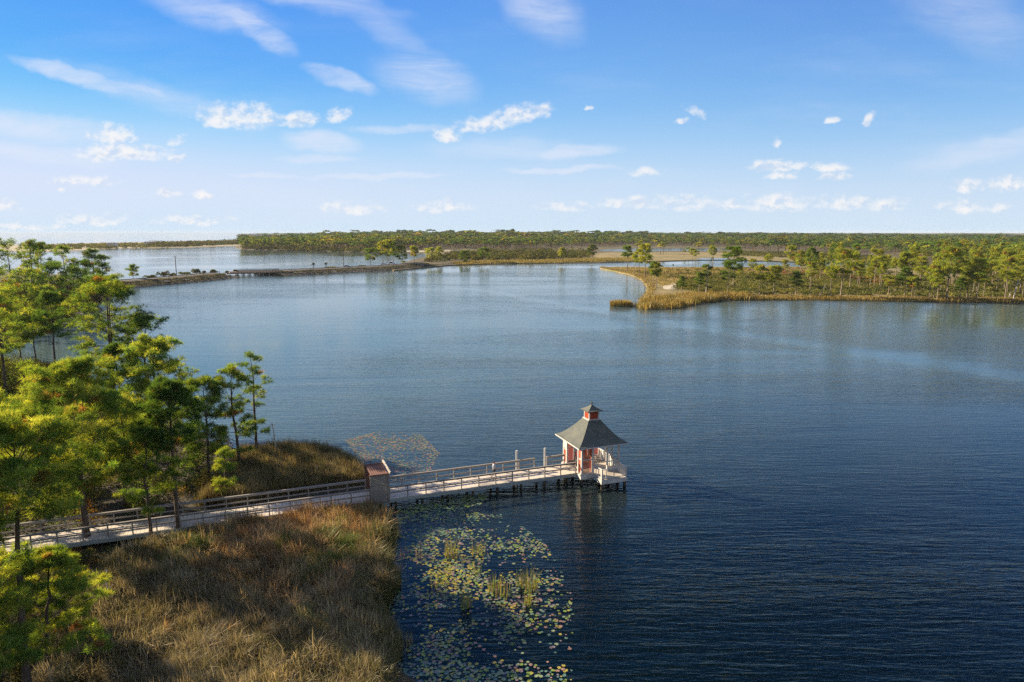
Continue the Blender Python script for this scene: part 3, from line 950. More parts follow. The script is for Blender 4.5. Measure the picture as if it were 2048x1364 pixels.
def make_pavilion():
    t = thing('pavilion', 'small red and white pavilion with grey flared shingle roof standing over the lake', 'pavilion', w2(0, 0, WZ), WANG)
    U0, U1, V0, V1 = 0.2, 4.25, -0.7, 3.35
    CU, CV = (U0 + U1) / 2, (V0 + V1) / 2
    EZ = 4.55
    # decks
    def deck(nm, x0, x1, y0, y1):
        m = MB(); y = y0
        while y < y1 - 0.02:
            m.box(x0, x1, y, min(y + 0.135, y1), DZ - 0.04, DZ); y += 0.15
        m.build(nm, M['deck'], t)
    deck('floor', 0.06, 4.4, V0 - 0.14, V1 + 0.14)
    FX0, FX1, FY0 = 1.30, 3.98, -2.75
    deck('front_deck', FX0, FX1, FY0, V0 - 0.16)
    def skirt(x0, x1, y0, y1):
        MB().box(x0, x1, y0, y1, DZ - 0.42, DZ - 0.045).build('fascia', M['white'], t)
    skirt(0.0, 4.46, V0 - 0.20, V0 - 0.145); skirt(0.0, 4.46, V1 + .145, V1 + .20); skirt(0.0, 0.055, V0 - .14, V1 + .14); skirt(4.405, 4.46, V0 - .14, V1 + .14)
    skirt(FX0 - .06, FX0 - .003, FY0, V0 - .205); skirt(FX1 + .003, FX1 + .06, FY0, V0 - .205); skirt(FX0 - .06, FX1 + .06, FY0 - .06, FY0 - .003)
    for x, y in ((.2, -.65), (2.2, -.65), (4.2, -.65), (.2, 3.25), (2.2, 3.25), (4.2, 3.25), (FX0 + .1, FY0 + .12), (FX1 - .12, FY0 + .12), (.2, 1.3), (4.2, 1.3)):
        MB().tube([(x, y, -1.5), (x, y, DZ - .05)], .15, 10).build('pile', M['pile'], t)
    # posts
    PW = 0.085
    posts = [(U0, V0), (U1, V0), (U0, V1), (U1, V1), (U0, 0.02), (U0, 2.63), (1.35, V0), (3.0, V0), (3.0, V1), (1.35, V1), (U1, 0.65), (U1, 2.0)]
    for x, y in posts:
        MB().box(x - PW, x + PW, y - PW, y + PW, DZ + .002, EZ - .05).build('post', M['white'], t)
    m = MB()
    for x0, x1, y0, y1 in ((U0 - .1, U1 + .1, V0 - .07, V0 + .07), (U0 - .1, U1 + .1, V1 - .07, V1 + .07), (U0 - .07, U0 + .07, V0 + .072, V1 - .072), (U1 - .07, U1 + .07, V0 + .072, V1 - .072)):
        m.box(x0, x1, y0, y1, EZ - .048, EZ + .14)
    m.build('wall_plate', M['white'], t)
    # red infill panels on the landward side
    def panel_u(y0, y1, sign=False):                       # plane x = U0
        zz = DZ + .12
        MB().box(U0 - .02, U0 + .02, y0, y1, zz, DZ + 1.42).build('red_panel', M['red'], t)
        MB().box(U0 - .02, U0 + .02, y0, y1, DZ + 1.54, EZ - .06).build('red_panel', M['red'], t)
        MB().box(U0 - .045, U0 + .045, y0, y1, DZ + 1.42, DZ + 1.54).build('cross_rail', M['white'], t)
        MB().box(U0 - .045, U0 + .045, y0, y1, DZ + .002, DZ + .12).build('bottom_rail', M['white'], t)
        if sign:
            MB().box(U0 - .07, U0 - .022, y0 + .02, y1 - .02, DZ + 1.62, DZ + 2.3).build('notice_board', M['white'], t)
    panel_u(V0 + PW + .003, -0.07)
    panel_u(2.72, V1 - PW - .003, True)
    # slatted red screens
    def screen(p, q, z0, z1, n=9, mid=True):
        p, q = Vector(p), Vector(q)
        m = MB()
        for i in range(n):
            c = p.lerp(q, (i + .5) / n)
            d = (q - p).normalized() * (0.6 * (q - p).length / n / 2)
            m.beam((c.x, c.y, z0), (c.x, c.y, z1), 0.001 + 2 * d.length, 0.03) if abs(d.x) > abs(d.y) else m.beam((c.x, c.y, z0), (c.x, c.y, z1), 0.03, 0.001 + 2 * d.length)
        m.build('slat_screen', M['red'], t)
        if mid:
            zc = DZ + 1.45
            m = MB(); m.beam((p.x, p.y, zc), (q.x, q.y, zc), .09, .09); m.build('cross_rail', M['white'], t)
        m = MB(); m.beam((p.x, p.y, DZ + .06), (q.x, q.y, DZ + .06), .09, .11); m.build('bottom_rail', M['white'], t)
    screen((U0 + .09, V0), (1.35 - .09, V0), DZ + .12, EZ - .06, 10)
    screen((U0 + .09, V1), (1.35 - .09, V1), DZ + .12, EZ - .06, 10)
    screen((1.35 + .09, V1), (3.0 - .09, V1), DZ + .12, DZ + 1.0, 9, False)
    screen((3.0 + .09, V1), (U1 - .09, V1), DZ + .12, DZ + 1.0, 7, False)
    # white balustrades
    def balustrade(p, q, n, wide=False, endposts=True, material='white'):
        p, q = Vector((p[0], p[1], 0)), Vector((q[0], q[1], 0))
        m = MB(); m.beam((p.x, p.y, DZ + 1.0), (q.x, q.y, DZ + 1.0), .12, .07); m.build('handrail', M['white'], t)
        m = MB(); m.beam((p.x, p.y, DZ + .13), (q.x, q.y, DZ + .13), .06, .08); m.build('bottom_rail', M['white'], t)
        ax = abs(q.x - p.x) > abs(q.y - p.y)
        for i in range(n):
            c = p.lerp(q, (i + .5) / n)
            wl = .24 if wide else .07
            dx, dy = (wl / 2, .02) if ax else (.02, wl / 2)
            MB().box(c.x - dx, c.x + dx, c.y - dy, c.y + dy, DZ + .172, DZ + .963).build('baluster', M[material], t)
        if endposts:
            for c in (p, q):
                MB().box(c.x - .065, c.x + .065, c.y - .065, c.y + .065, DZ - .4, DZ + .963).build('newel', M['white'], t)
    balustrade((FX0 + .04, FY0 + .05), (FX1 - .04, FY0 + .05), 3)
    balustrade((FX0 + .04, FY0 + .05), (FX0 + .04, V0 - .1), 4, endposts=False)
    balustrade((FX1 - .04, FY0 + .05), (FX1 - .04, V0 - .1), 5, wide=True, endposts=False)
    balustrade((U1, V0 + .1), (U1, V1 - .1), 9, wide=True, endposts=False)
    balustrade((3.0 + .1, V0), (U1 - .1, V0), 3, endposts=False)
    # bench along the back wall
    MB().box(1.2, U1 - .3, V1 - .62, V1 - .2, DZ + .42, DZ + .47).build('bench_seat', M['deck'], t)
    for x in (1.4, 2.6, 3.7):
        MB().box(x - .04, x + .04, V1 - .55, V1 - .27, DZ + .002, DZ + .418).build('bench_leg', M['white'], t)
    # flared roof
    def flared(nm, hw0, z0, hw1, z1, pw, material, thick=.07, n=9):
        m = MB(); rings = []
        for k in range(n + 1):
            s = k / n
            hw = hw0 + (hw1 - hw0) * s
            z = z0 + (z1 - z0) * s ** pw
            rings.append((hw, z))
        for (h0, a), (h1, b_) in zip(rings[:-1], rings[1:]):
            for q in range(4):
                c, s = math.cos(q * PI / 2), math.sin(q * PI / 2)
                rot = lambda x, y: (CU + x * c - y * s, CV + x * s + y * c)
                m.quad((*rot(-h0, -h0), a), (*rot(h0, -h0), a), (*rot(h1, -h1), b_), (*rot(-h1, -h1), b_))
        e = rings[0][0]
        for q in range(4):
            c, s = math.cos(q * PI / 2), math.sin(q * PI / 2)
            rot = lambda x, y: (CU + x * c - y * s, CV + x * s + y * c)
            m.quad((*rot(-e, -e), z0), (*rot(e, -e), z0), (*rot(e, -e), z0 - thick), (*rot(-e, -e), z0 - thick))
            m.quad((*rot(-e, -e), z0 - thick), (*rot(e, -e), z0 - thick), (*rot(.1, -.1), z0 - thick + .25), (*rot(-.1, -.1), z0 - thick + .25))
        bmesh.ops.remove_doubles(m.bm, verts=m.bm.verts, dist=1e-4)
        return m.build(nm, material, t)
    flared('roof', 2.70, EZ + .05, 0.66, 6.62, 1.42, M['shingle'])
    m = MB()
    for q in range(4):                                       # pale eave trim
        c, s = math.cos(q * PI / 2), math.sin(q * PI / 2)
        rot = lambda x, y: (CU + x * c - y * s, CV + x * s + y * c)
        a, b_ = rot(-2.72, -2.715), rot(2.72, -2.715)
        m.beam((*a, EZ - .03), (*b_, EZ - .03), .03, .11)
    m.build('eave_trim', M['white'], t)
    cw = 0.50
    m = MB()
    for sx in (-1, 1):
        for sy in (-1, 1):
            m.box(CU + sx * cw - .055, CU + sx * cw + .055, CV + sy * cw - .055, CV + sy * cw + .055, 6.56, 7.55)
    m.build('cupola_frame', M['white'], t)
    m = MB(); m.box(CU - .66, CU + .66, CV - .66, CV + .66, 6.58, 6.70); m.build('cupola_sill', M['white'], t)
    for q in range(4):
        c, s = math.cos(q * PI / 2), math.sin(q * PI / 2)
        rot = lambda x, y: (CU + x * c - y * s, CV + x * s + y * c)
        m = MB()
        for k in range(-6, 7):                                # diagonal red lattice
            for sg in (-1, 1):
                x0, x1 = k * .13 - sg * .43, k * .13 + sg * .43
                z0, z1 = 6.71, 7.50
                def clipx(x0, z0, x1, z1, lim=.44):
                    pts = []
                    for xa, za, xb, zb in ((x0, z0, x1, z1), (x1, z1, x0, z0)):
                        if abs(xa) > lim:
                            L_ = lim if xa > 0 else -lim
                            if (xb - L_) * (xa - L_) >= 0: return None
                            za = za + (zb - za) * (L_ - xa) / (xb - xa); xa = L_
                        pts.append((xa, za))
                    return pts
                cp = clipx(x0, z0, x1, z1)
                if cp and math.dist(*cp) > .05:
                    off = .012 * sg
                    a = rot(cp[0][0], -cw + off); b_ = rot(cp[1][0], -cw + off)
                    m.beam((*a, cp[0][1]), (*b_, cp[1][1]), .02, .05)
        m.build('lattice_panel', M['red'], t)
    m = MB(); m.box(CU - .38, CU + .38, CV - .38, CV + .38, 6.70, 7.5); m.build('cupola_core', M['red'], t)
    flared('cupola_roof', 0.86, 7.56, 0.05, 8.05, 1.5, M['shingle'], .05, 6)
    MB().tube([(CU, CV, 8.02), (CU, CV, 8.14), (CU, CV, 8.22), (CU, CV, 8.32), (CU, CV, 8.42)], [.07, .05, .085, .06, .015], 10).build('finial', M['pile'], t)
make_pavilion()

# ------------------------------------------------------------------ person on the boardwalk
def make_person():
    c = gp(988, 957, DZ + WZ)
    t = thing('person', 'person with brown hair in a pale blue top walking along the boardwalk', 'person', tuple(c), WANG)
    def skin(nm, verts, edges, rad, material, sub=2, root=0):
        me = bpy.data.meshes.new(nm)
        me.from_pydata(verts, edges, [])
        o = obj(nm, me, material, t)
        md = o.modifiers.new('Skin', 'SKIN')
        for i, r in enumerate(rad):
            sv = me.skin_vertices[0].data[i]
            sv.radius = (r, r) if not hasattr(r, '__len__') else r
            sv.use_root = (i == root)
        md.use_smooth_shade = True
        sb = o.modifiers.new('Sub', 'SUBSURF'); sb.levels = sb.render_levels = sub
        return o
    # x forward, y left
    V = [(0, 0, .93), (0, 0, 1.10), (.02, 0, 1.32), (.02, 0, 1.44), (.03, 0, 1.52), (.05, 0, 1.60), (.045, 0, 1.70), (.135, 0, 1.595),
         (.0, .10, .88), (.17, .10, .50), (.20, .10, .10), (.30, .10, .04),
         (.0, -.10, .88), (-.06, -.10, .49), (-.36, -.10, .16), (-.27, -.10, .05),
         (.02, .19, 1.39), (-.08, .24, 1.12), (.02, .23, .88), (.05, .22, .80),
         (.02, -.19, 1.39), (.10, -.24, 1.12), (.27, -.22, .93), (.33, -.21, .88)]
    E = [(0, 1), (1, 2), (2, 3), (3, 4), (4, 5), (5, 6), (5, 7), (0, 8), (8, 9), (9, 10), (10, 11), (0, 12), (12, 13), (13, 14), (14, 15), (3, 16), (16, 17), (17, 18), (18, 19), (3, 20), (20, 21), (21, 22), (22, 23)]
    rad = [.13, .115, .135, .085, .052, .088, .075, .018, .092, .06, .042, .035, .092, .06, .042, .035, .052, .042, .03, .028, .052, .042, .03, .028]
    for (w_, side) in ((19, 1), (23, -1)):
        hx, hy, hz = V[w_]
        for k, (dx, dl) in enumerate(((-.024, .062), (-.008, .078), (.008, .074), (.022, .058))):
            i = len(V)
            V.append((hx + dx + .01, hy, hz - .035)); V.append((hx + dx + .018, hy - side * .012, hz - .035 - dl * .55)); V.append((hx + dx + .014, hy - side * .03, hz - .035 - dl))
            E += [(w_, i), (i, i + 1), (i + 1, i + 2)]; rad += [.010, .009, .008]
        i = len(V)
        V.append((hx + .035, hy - side * .01, hz - .01)); V.append((hx + .048, hy - side * .02, hz - .05))
        E += [(w_, i), (i, i + 1)]; rad += [.011, .009]
    skin('body', V, E, rad, M['skin'])
    skin('shirt', [(0, 0, .90), (0, 0, 1.10), (.02, 0, 1.32), (.02, 0, 1.43), (.02, .195, 1.385), (-.045, .225, 1.20), (.02, -.195, 1.385), (.075, -.225, 1.20)],
         [(0, 1), (1, 2), (2, 3), (3, 4), (4, 5), (3, 6), (6, 7)], [.15, .135, .155, .10, .07, .062, .07, .062], M['shirt'])
    skin('shorts', [(0, 0, .95), (.0, .10, .87), (.12, .10, .62), (.0, -.10, .87), (-.045, -.10, .58)], [(0, 1), (1, 2), (0, 3), (3, 4)], [.15, .112, .09, .112, .09], M['trousers'])
    skin('hair', [(.03, 0, 1.735), (-.03, 0, 1.68), (-.045, 0, 1.60), (-.05, 0, 1.50)], [(0, 1), (1, 2), (2, 3)], [.078, .085, .07, .04], M['hair'])
    skin('shoe', [(.16, .10, .04), (.30, .10, .035)], [(0, 1)], [.052, .042], M['shoe'])
    skin('shoe', [(-.38, -.10, .11), (-.27, -.10, .045)], [(0, 1)], [.05, .042], M['shoe'])
    for y in (-.033, .033):
        MB().box(.118, .128, y - .011, y + .011, 1.612, 1.626).build('eye', M['pile'], t)
    MB().box(.108, .118, -.025, .025, 1.535, 1.545).build('mouth', M['red'], t)
make_person()

# ------------------------------------------------------------------ pines near the camera, each grown on its own
ORD = 'first second third fourth fifth sixth seventh eighth ninth tenth eleventh twelfth thirteenth fourteenth fifteenth sixteenth seventeenth eighteenth nineteenth twentieth'.split()
TENS = {2: 'twenty', 3: 'thirty', 4: 'forty', 5: 'fifty', 6: 'sixty', 7: 'seventy', 8: 'eighty', 9: 'ninety'}
def ordinal(i):
    if i < 20: return ORD[i]
    n = i + 1
    if n % 10 == 0: return {2: 'twentieth', 3: 'thirtieth', 4: 'fortieth', 5: 'fiftieth', 6: 'sixtieth', 7: 'seventieth', 8: 'eightieth', 9: 'ninetieth'}[n // 10]
    return TENS[n // 10] + '-' + ORD[n % 10 - 1]

BRIGHT = np.array([[0.27, 0.366, 0.071], [0.364, 0.43, 0.085], [0.188, 0.316, 0.065], [0.141, 0.252, 0.065]])
DEEP = np.array([[0.066, 0.143, 0.041], [0.094, 0.184, 0.046], [0.131, 0.224, 0.046], [0.053, 0.122, 0.041]])
MIXED = np.array([[0.194, 0.305, 0.058], [0.118, 0.223, 0.058], [0.268, 0.352, 0.069], [0.086, 0.176, 0.05]])

def pine(label, px, py, top, half, seed, pal=MIXED, z=0.28, group=None, bark='bark', **kw):
    p = gp(px, py, z)
    H = zat(top, p[1]) - z
    f = p[1] * CP + (CAM_H - z) * SP
    spread = half * f / FPX
    kw.setdefault('r0', 0.012 * H + 0.02)
    (Vt, Ft), (Vc, Fc, Cc) = grow_pine(seed, H, spread, pal=pal, **kw)
    t = thing('pine_tree', label, 'pine tree', tuple(p), 0, group)
    obj('trunk', mesh_np('trunk', Vt, Ft, smooth=True), M[bark], t)
    obj('crown', mesh_np('crown', Vc, Fc, Cc), M['needle'], t)
    return t

NG = 'pines on the near wooded shore'
pine('tallest umbrella pine with forked trunk standing clear above the other shore pines', 230, 838, 568, 76, 11, MIXED, group=NG, crown0=.50, nb=28, fork=True, ntwig=5, clump=.92, tufts=14, nblade=9, L=.46, w=.042, bare=5)
pine('broad topped pine close behind the tall forked pine, leaning to the lake', 292, 852, 640, 52, 12, DEEP, group=NG, crown0=.55, nb=22, ntwig=4, clump=.8, tufts=13, L=.44, w=.04, lean=(.06, 0))
pine('bright irregular pine in front of the broad topped leaning pine', 316, 925, 686, 66, 13, BRIGHT, group=NG, crown0=.30, nb=44, style='mixed', ntwig=6, clump=.88, tufts=17, L=.42, w=.037)
pine('wide yellow-green pine whose vine-wrapped trunk crosses the boardwalk', 176, 1088, 742, 104, 14, BRIGHT, group=NG, crown0=.36, nb=52, ntwig=8, clump=.86, tufts=20, nblade=10, L=.38, w=.031, r0=.24)
pine('dark green pine with long straight bare trunk in front of the boardwalk rail', 358, 1070, 772, 54, 15, DEEP, group=NG, crown0=.6, nb=36, ntwig=6, clump=.72, tufts=18, nblade=10, L=.36, w=.03, r0=.17, crook=.35, bare=6)
pine('slim sparse pine at the water edge, farthest out on the reed point', 514, 925, 710, 37, 16, MIXED, group=NG, crown0=.22, nb=17, style='mixed', ntwig=3, clump=.62, tufts=13, L=.38, w=.034, r0=.15, crook=.7)
pine('slim pine just left of the sparse water edge pine', 480, 940, 742, 46, 17, MIXED, group=NG, crown0=.25, nb=24, style='mixed', ntwig=4, clump=.66, tufts=14, L=.38, w=.034, r0=.15)
pine('large soft-needled pine with long trunk down at the bottom left corner', 58, 1392, 872, 150, 18, BRIGHT, group=NG, crown0=.70, nb=60, ntwig=8, clump=.72, tufts=21, nblade=12, L=.32, w=.021, r0=.19, bare=6)
pine('young low pine under the boardwalk edge with drooping fresh green boughs', 92, 1352, 1112, 118, 19, BRIGHT, group=NG, crown0=.30, nb=30, style='cone', ntwig=6, clump=.5, tufts=20, nblade=12, L=.30, w=.02, r0=.11, lean=(.10, 0))
pine('bushy pine cut by the left frame edge beside the long-trunked pine', -75, 1330, 1010, 95, 20, BRIGHT, group=NG, crown0=.15, nb=40, style='mixed', ntwig=6, clump=.6, tufts=19, nblade=11, L=.32, w=.022, r0=.16)
pine('soft bright pine bough mass in the bottom left corner beside the long trunk', -18, 1425, 1020, 100, 27, BRIGHT, group=NG, crown0=.12, nb=40, style='mixed', ntwig=7, clump=.58, tufts=19, nblade=11, L=.32, w=.022, r0=.14)
pine('low bushy pine sapling right of the long bare trunk in the corner', 138, 1290, 1150, 58, 28, BRIGHT, group=NG, crown0=.08, nb=26, style='cone', ntwig=6, clump=.42, tufts=18, nblade=11, L=.28, w=.02, r0=.07)
pine('leafy pine near the left frame edge above the boardwalk', 8, 1060, 800, 78, 29, MIXED, group=NG, crown0=.3, nb=40, style='mixed', ntwig=6, clump=.74, tufts=17, L=.38, w=.03)
pine('shaggy half-dead pine draped with brown vines before the boardwalk', 304, 1090, 868, 62, 21, MIXED, group=NG, crown0=.38, nb=24, style='mixed', ntwig=5, clump=.55, tufts=17, L=.34, w=.028, r0=.13)
pine('dense dark pine between the forked pine and the bright irregular pine', 250, 925, 690, 60, 22, DEEP, group=NG, crown0=.35, nb=32, style='cone', ntwig=5, clump=.78, tufts=15, L=.42, w=.038)
pine('full green pine right of the dark straight-trunked pine, above the reeds', 420, 962, 766, 52, 23, MIXED, group=NG, crown0=.25, nb=34, style='mixed', ntwig=5, clump=.66, tufts=16, L=.38, w=.034)
pine('yellow sapling pine alone in the reeds behind the boardwalk', 452, 1000, 902, 25, 24, BRIGHT, group=NG, crown0=.25, nb=14, style='mixed', ntwig=4, clump=.42, tufts=14, L=.32, w=.028, r0=.07)
pine('rounded green pine low behind the wide yellow-green pine', 100, 980, 800, 62, 25, MIXED, group=NG, crown0=.25, nb=44, ntwig=7, clump=.8, tufts=16, L=.40, w=.034)
pine('tilted pine in the gap between the wide yellow-green and vine-draped pines', 250, 1010, 800, 62, 26, BRIGHT, group=NG, crown0=.28, nb=40, style='mixed', ntwig=7, clump=.78, tufts=17, L=.38, w=.032, lean=(.05, 0))
MG = 'pines on the shore left of the inlet'
mk = dict(clump=1.05, tufts=13, nblade=7, L=.55, w=.062, ntwig=4, limb_sides=4)
pine('pine with bare lower trunk right at the inlet edge', 112, 744, 590, 30, 31, DEEP, group=MG, crown0=.48, nb=22, **mk)
pine('short crowned pine second from the inlet edge', 74, 742, 626, 26, 32, MIXED, group=MG, crown0=.55, nb=18, **mk)
pine('big spreading pine with yellow sunlit top near the left frame edge', 14, 800, 594, 66, 33, BRIGHT, group=MG, crown0=.45, nb=32, **mk)
pine('leafy pine partly outside the frame behind the big spreading pine', -62, 770, 590, 70, 34, MIXED, group=MG, crown0=.40, nb=30, **mk)
pine('slender pine between the spreading pine and the inlet pines', 44, 742, 640, 26, 35, MIXED, group=MG, crown0=.55, nb=18, **mk)
FG_ = 'pines of the wooded bank by the causeway'
fk = dict(clump=1.25, tufts=10, nblade=5, L=.85, w=.13, ntwig=3, limb_sides=3, ksides=5)
for i, (lb, px, py, top, half, pal) in enumerate([
    ('round topped pine that stands highest on the wooded bank', 137, 607, 496, 25, MIXED), ('pine with flat crown left of the highest bank pine', 92, 614, 486, 22, DEEP),
    ('flat crowned pine tallest of the far left cluster', 73, 622, 482, 22, MIXED), ('broad hazy pine near the left edge of the bank', 30, 640, 488, 46, MIXED),
    ('hazy pine at the very left edge of the bank', -22, 642, 498, 50, MIXED), ('low leafy pine in front of the far left cluster', 60, 652, 548, 42, BRIGHT),
    ('medium pine in the middle of the bank', 110, 642, 538, 32, DEEP), ('dense pine on the lower slope of the bank', 152, 624, 540, 26, DEEP),
    ('airy pine with bare trunk at the end of the bank', 195, 602, 501, 19, DEEP), ('smaller twin of the airy bare-trunk pine', 209, 600, 514, 17, DEEP),
    ('dark pine just left of the airy twins', 170, 615, 528, 25, DEEP), ('sunlit pine low on the bank at the left', 0, 664, 556, 52, BRIGHT),
    ('small pine above the inlet water', 96, 662, 582, 30, BRIGHT), ('stunted pine below the airy twins', 184, 606, 562, 17, DEEP)]):
    pine(lb, px, py, top, half, 50 + i, pal, z=.3, group=FG_, crown0=.42 if i not in (8, 9) else .5, nb=20, **fk)

def snag(label, px, py, top, lean, seed, z=.3, group=None, r0=.12):
    rng = np.random.default_rng(seed)
    p = gp(px, py, z); H = zat(top, p[1]) - z
    n = 7; t = np.linspace(0, 1, n)
    q = np.stack([lean * H * t + np.cumsum(rng.normal(0, .05, n)) * t, np.cumsum(rng.normal(0, .05, n)) * t, H * t - .2], -1)
    paths = [(q, r0 * (1 - .75 * t))]
    for i in range(6):
        s = rng.uniform(.4, .95); a = rng.uniform(0, 6.28); b0 = np.array([np.interp(s, t, q[:, j]) for j in range(3)])
        l = H * rng.uniform(.06, .16)
        paths.append((np.array([b0, b0 + l * np.array([math.cos(a) * .6, math.sin(a) * .6, .2]), b0 + l * np.array([math.cos(a), math.sin(a), .6])]), np.array([r0 * .3, r0 * .2, .012])))
    V, F = tubes_np(paths, 6)
    o = obj('dead_tree', mesh_np('dead_tree', V, F, smooth=True), M['dead'], None, tuple(p))
    tag(o, label, 'dead tree', group)
snag('thin bare dead stem standing in the shallows beside the sparse pine', 556, 918, 842, -.12, 1)
snag('pale broken dead stem standing in the foreground marsh', 222, 1212, 1132, -.05, 2, r0=.06)
snag('short dark dead stem behind the reed point pines', 463, 925, 878, .0, 3, r0=.07)

# ------------------------------------------------------------------ undergrowth of the wooded shores
def walk_v(P):
    c, s = math.cos(WANG), math.sin(WANG)
    d = P[:, :2] - OW
    return d[:, 0] * c + d[:, 1] * s, -d[:, 0] * s + d[:, 1] * c

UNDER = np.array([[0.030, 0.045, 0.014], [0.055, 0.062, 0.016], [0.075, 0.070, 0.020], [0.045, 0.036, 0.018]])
def undergrowth(name, label, poly, n, rxy, rz, leaves, size, pal, z, seed, accent=None, zj=.4):
    rng = np.random.default_rng(seed)
    P = sample_poly(rng, poly, n)
    u, v = walk_v(P)
    P = P[~((v > -1.3) & (v < WW + 1.2) & (u > -WL - 8))]
    m = len(P)
    k = rng.uniform(.6, 1.35, (m, 1)) * (0.7 + 0.6 * vnoise(P, 9 * rxy, 5)[:, None])
    rad = np.concatenate([k * rxy, k * rxy, k * rz], 1)
    cen = np.concatenate([P, z + rad[:, 2:3] * zj], 1)
    cols = pick(rng, pal, m)
    if accent is not None:
        s = rng.uniform(0, 1, m) < accent[1]
        cols[s] = pick(rng, accent[0], int(s.sum()))
    V, F, C = leaf_blob(rng, cen, rad, leaves, size, cols)
    o = obj(name, mesh_np(name, V, F, C), M['leaf'])
    tag(o, label, 'undergrowth', None, 'stuff')
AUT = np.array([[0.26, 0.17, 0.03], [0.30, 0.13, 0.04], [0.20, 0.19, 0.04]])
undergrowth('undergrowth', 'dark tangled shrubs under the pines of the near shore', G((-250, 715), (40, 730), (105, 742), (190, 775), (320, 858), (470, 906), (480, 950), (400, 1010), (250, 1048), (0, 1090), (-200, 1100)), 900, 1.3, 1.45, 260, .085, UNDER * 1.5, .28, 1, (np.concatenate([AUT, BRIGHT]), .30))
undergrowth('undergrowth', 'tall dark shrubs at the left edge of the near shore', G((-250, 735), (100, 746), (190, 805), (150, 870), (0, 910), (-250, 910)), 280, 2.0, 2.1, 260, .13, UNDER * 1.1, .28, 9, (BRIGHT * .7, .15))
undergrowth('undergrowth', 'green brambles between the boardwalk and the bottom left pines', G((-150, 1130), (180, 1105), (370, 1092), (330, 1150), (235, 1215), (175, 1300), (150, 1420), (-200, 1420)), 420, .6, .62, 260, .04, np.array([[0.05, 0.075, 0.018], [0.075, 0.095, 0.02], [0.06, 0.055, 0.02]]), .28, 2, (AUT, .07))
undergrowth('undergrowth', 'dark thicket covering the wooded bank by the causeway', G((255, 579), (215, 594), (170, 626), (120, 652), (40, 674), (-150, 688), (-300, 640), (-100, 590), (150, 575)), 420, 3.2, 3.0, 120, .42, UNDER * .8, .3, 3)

# ------------------------------------------------------------------ marsh grass
STRAW = np.array([[0.27, 0.215, 0.115], [0.19, 0.148, 0.080], [0.34, 0.285, 0.18], [0.15, 0.142, 0.055], [0.23, 0.205, 0.09]])
RUST = np.array([[0.26, 0.155, 0.07], [0.36, 0.25, 0.13], [0.18, 0.105, 0.055]])
FRESH = np.array([[0.10, 0.155, 0.025], [0.17, 0.20, 0.03], [0.07, 0.12, 0.03]])
def marsh(name, label, poly, nclump, per, hgt, width, pal, z, seed, spread=.32, lean=(.35, .95), extra=None, keep=None):
    rng = np.random.default_rng(seed)
    P = sample_poly(rng, poly, nclump)
    if keep is not None: P = P[keep(P)]
    m = len(P)
    ang = vnoise(P, 3.2, 2) * 7 + rng.normal(0, 1.0, m)
    hh = hgt * rng.uniform(.55, 1.3, m) * (.55 + .9 * fnoise(P, 2.4, 7))
    cols = pick(rng, pal, m) * (0.6 + 0.8 * fnoise(P, 3.5, 9)[:, None])
    if extra is not None:
        for wfun, pal2, hmul in extra:
            s = rng.uniform(0, 1, m) < wfun(P)
            cols[s] = pick(rng, pal2, int(s.sum())); hh[s] *= hmul
    B = np.repeat(P, per, 0) + rng.normal(0, spread, (m * per, 2))
    u, v = walk_v(B)
    ok = ~((v > -.22) & (v < WW + .25) & (u > -WL - 8) & (u < 1))
    B = np.concatenate([B, np.full((m * per, 1), z)], 1)
    a = np.repeat(ang, per) + rng.normal(0, 1.0, m * per)
    ld = np.stack([np.cos(a), np.sin(a)], 1)
    L_ = np.repeat(hh, per) * rng.uniform(.55, 1.15, m * per)
    le = rng.uniform(lean[0], lean[1], m * per)
    cc = np.repeat(cols, per, 0) * rng.uniform(.65, 1.4, (m * per, 1))
    V, F, C = grass_blades(rng, B[ok], L_[ok], ld[ok], le[ok], (width * rng.uniform(.6, 1.3, m * per))[ok], cc[ok])
    o = obj(name, mesh_np(name, V, F, C), M['grass'])
    tag(o, label, 'marsh grass', None, 'stuff')
    return o
def near_px(px, py, rad):
    c = gp(px, py, .3)[:2]
    return lambda P: np.exp(-(np.linalg.norm(P - c, axis=1) / rad) ** 2)
edge_line = np.array([gp(*p)[:2] for p in ((742, 1012), (774, 1065), (752, 1120), (776, 1170), (738, 1225), (784, 1285), (768, 1330), (742, 1420))])
rim = lambda P: .75 * np.exp(-(edge_dist(edge_line, P, False) / 1.1) ** 2)
front_poly = G((744, 1012), (776, 1065), (755, 1120), (779, 1170), (742, 1225), (787, 1285), (774, 1330), (748, 1440), (60, 1440), (110, 1290), (150, 1200), (240, 1120), (330, 1090), (480, 1060), (620, 1030))
marsh('marsh_grass', 'matted straw-brown sedge filling the foreground marsh', front_poly, 5200, 42, 1.2, .036, STRAW * np.array([1.12, 1.14, 1.22]), .28, 5, spread=.22, lean=(.15, .95),
      extra=[(near_px(650, 1075, 6.5), RUST * 1.5, 1.35), (lambda P: .35 * near_px(690, 1110, 4)(P), FRESH, 1.2), (near_px(380, 1100, 2.2), FRESH * .8, .85), (rim, np.array([[.15, .14, .055], [.20, .165, .08]]), 1.1)])
back_poly = G((726, 957), (694, 924), (648, 911), (560, 907), (488, 912), (440, 965), (400, 1020), (470, 1015), (600, 990), (735, 968))
marsh('marsh_grass', 'brown reeds of the low point behind the boardwalk', back_poly, 2200, 46, 1.5, .034, np.array([[0.17, 0.13, 0.065], [0.26, 0.20, 0.095], [0.15, 0.15, 0.055], [0.32, 0.25, 0.13]]), .28, 6, spread=.3, lean=(.1, .6))
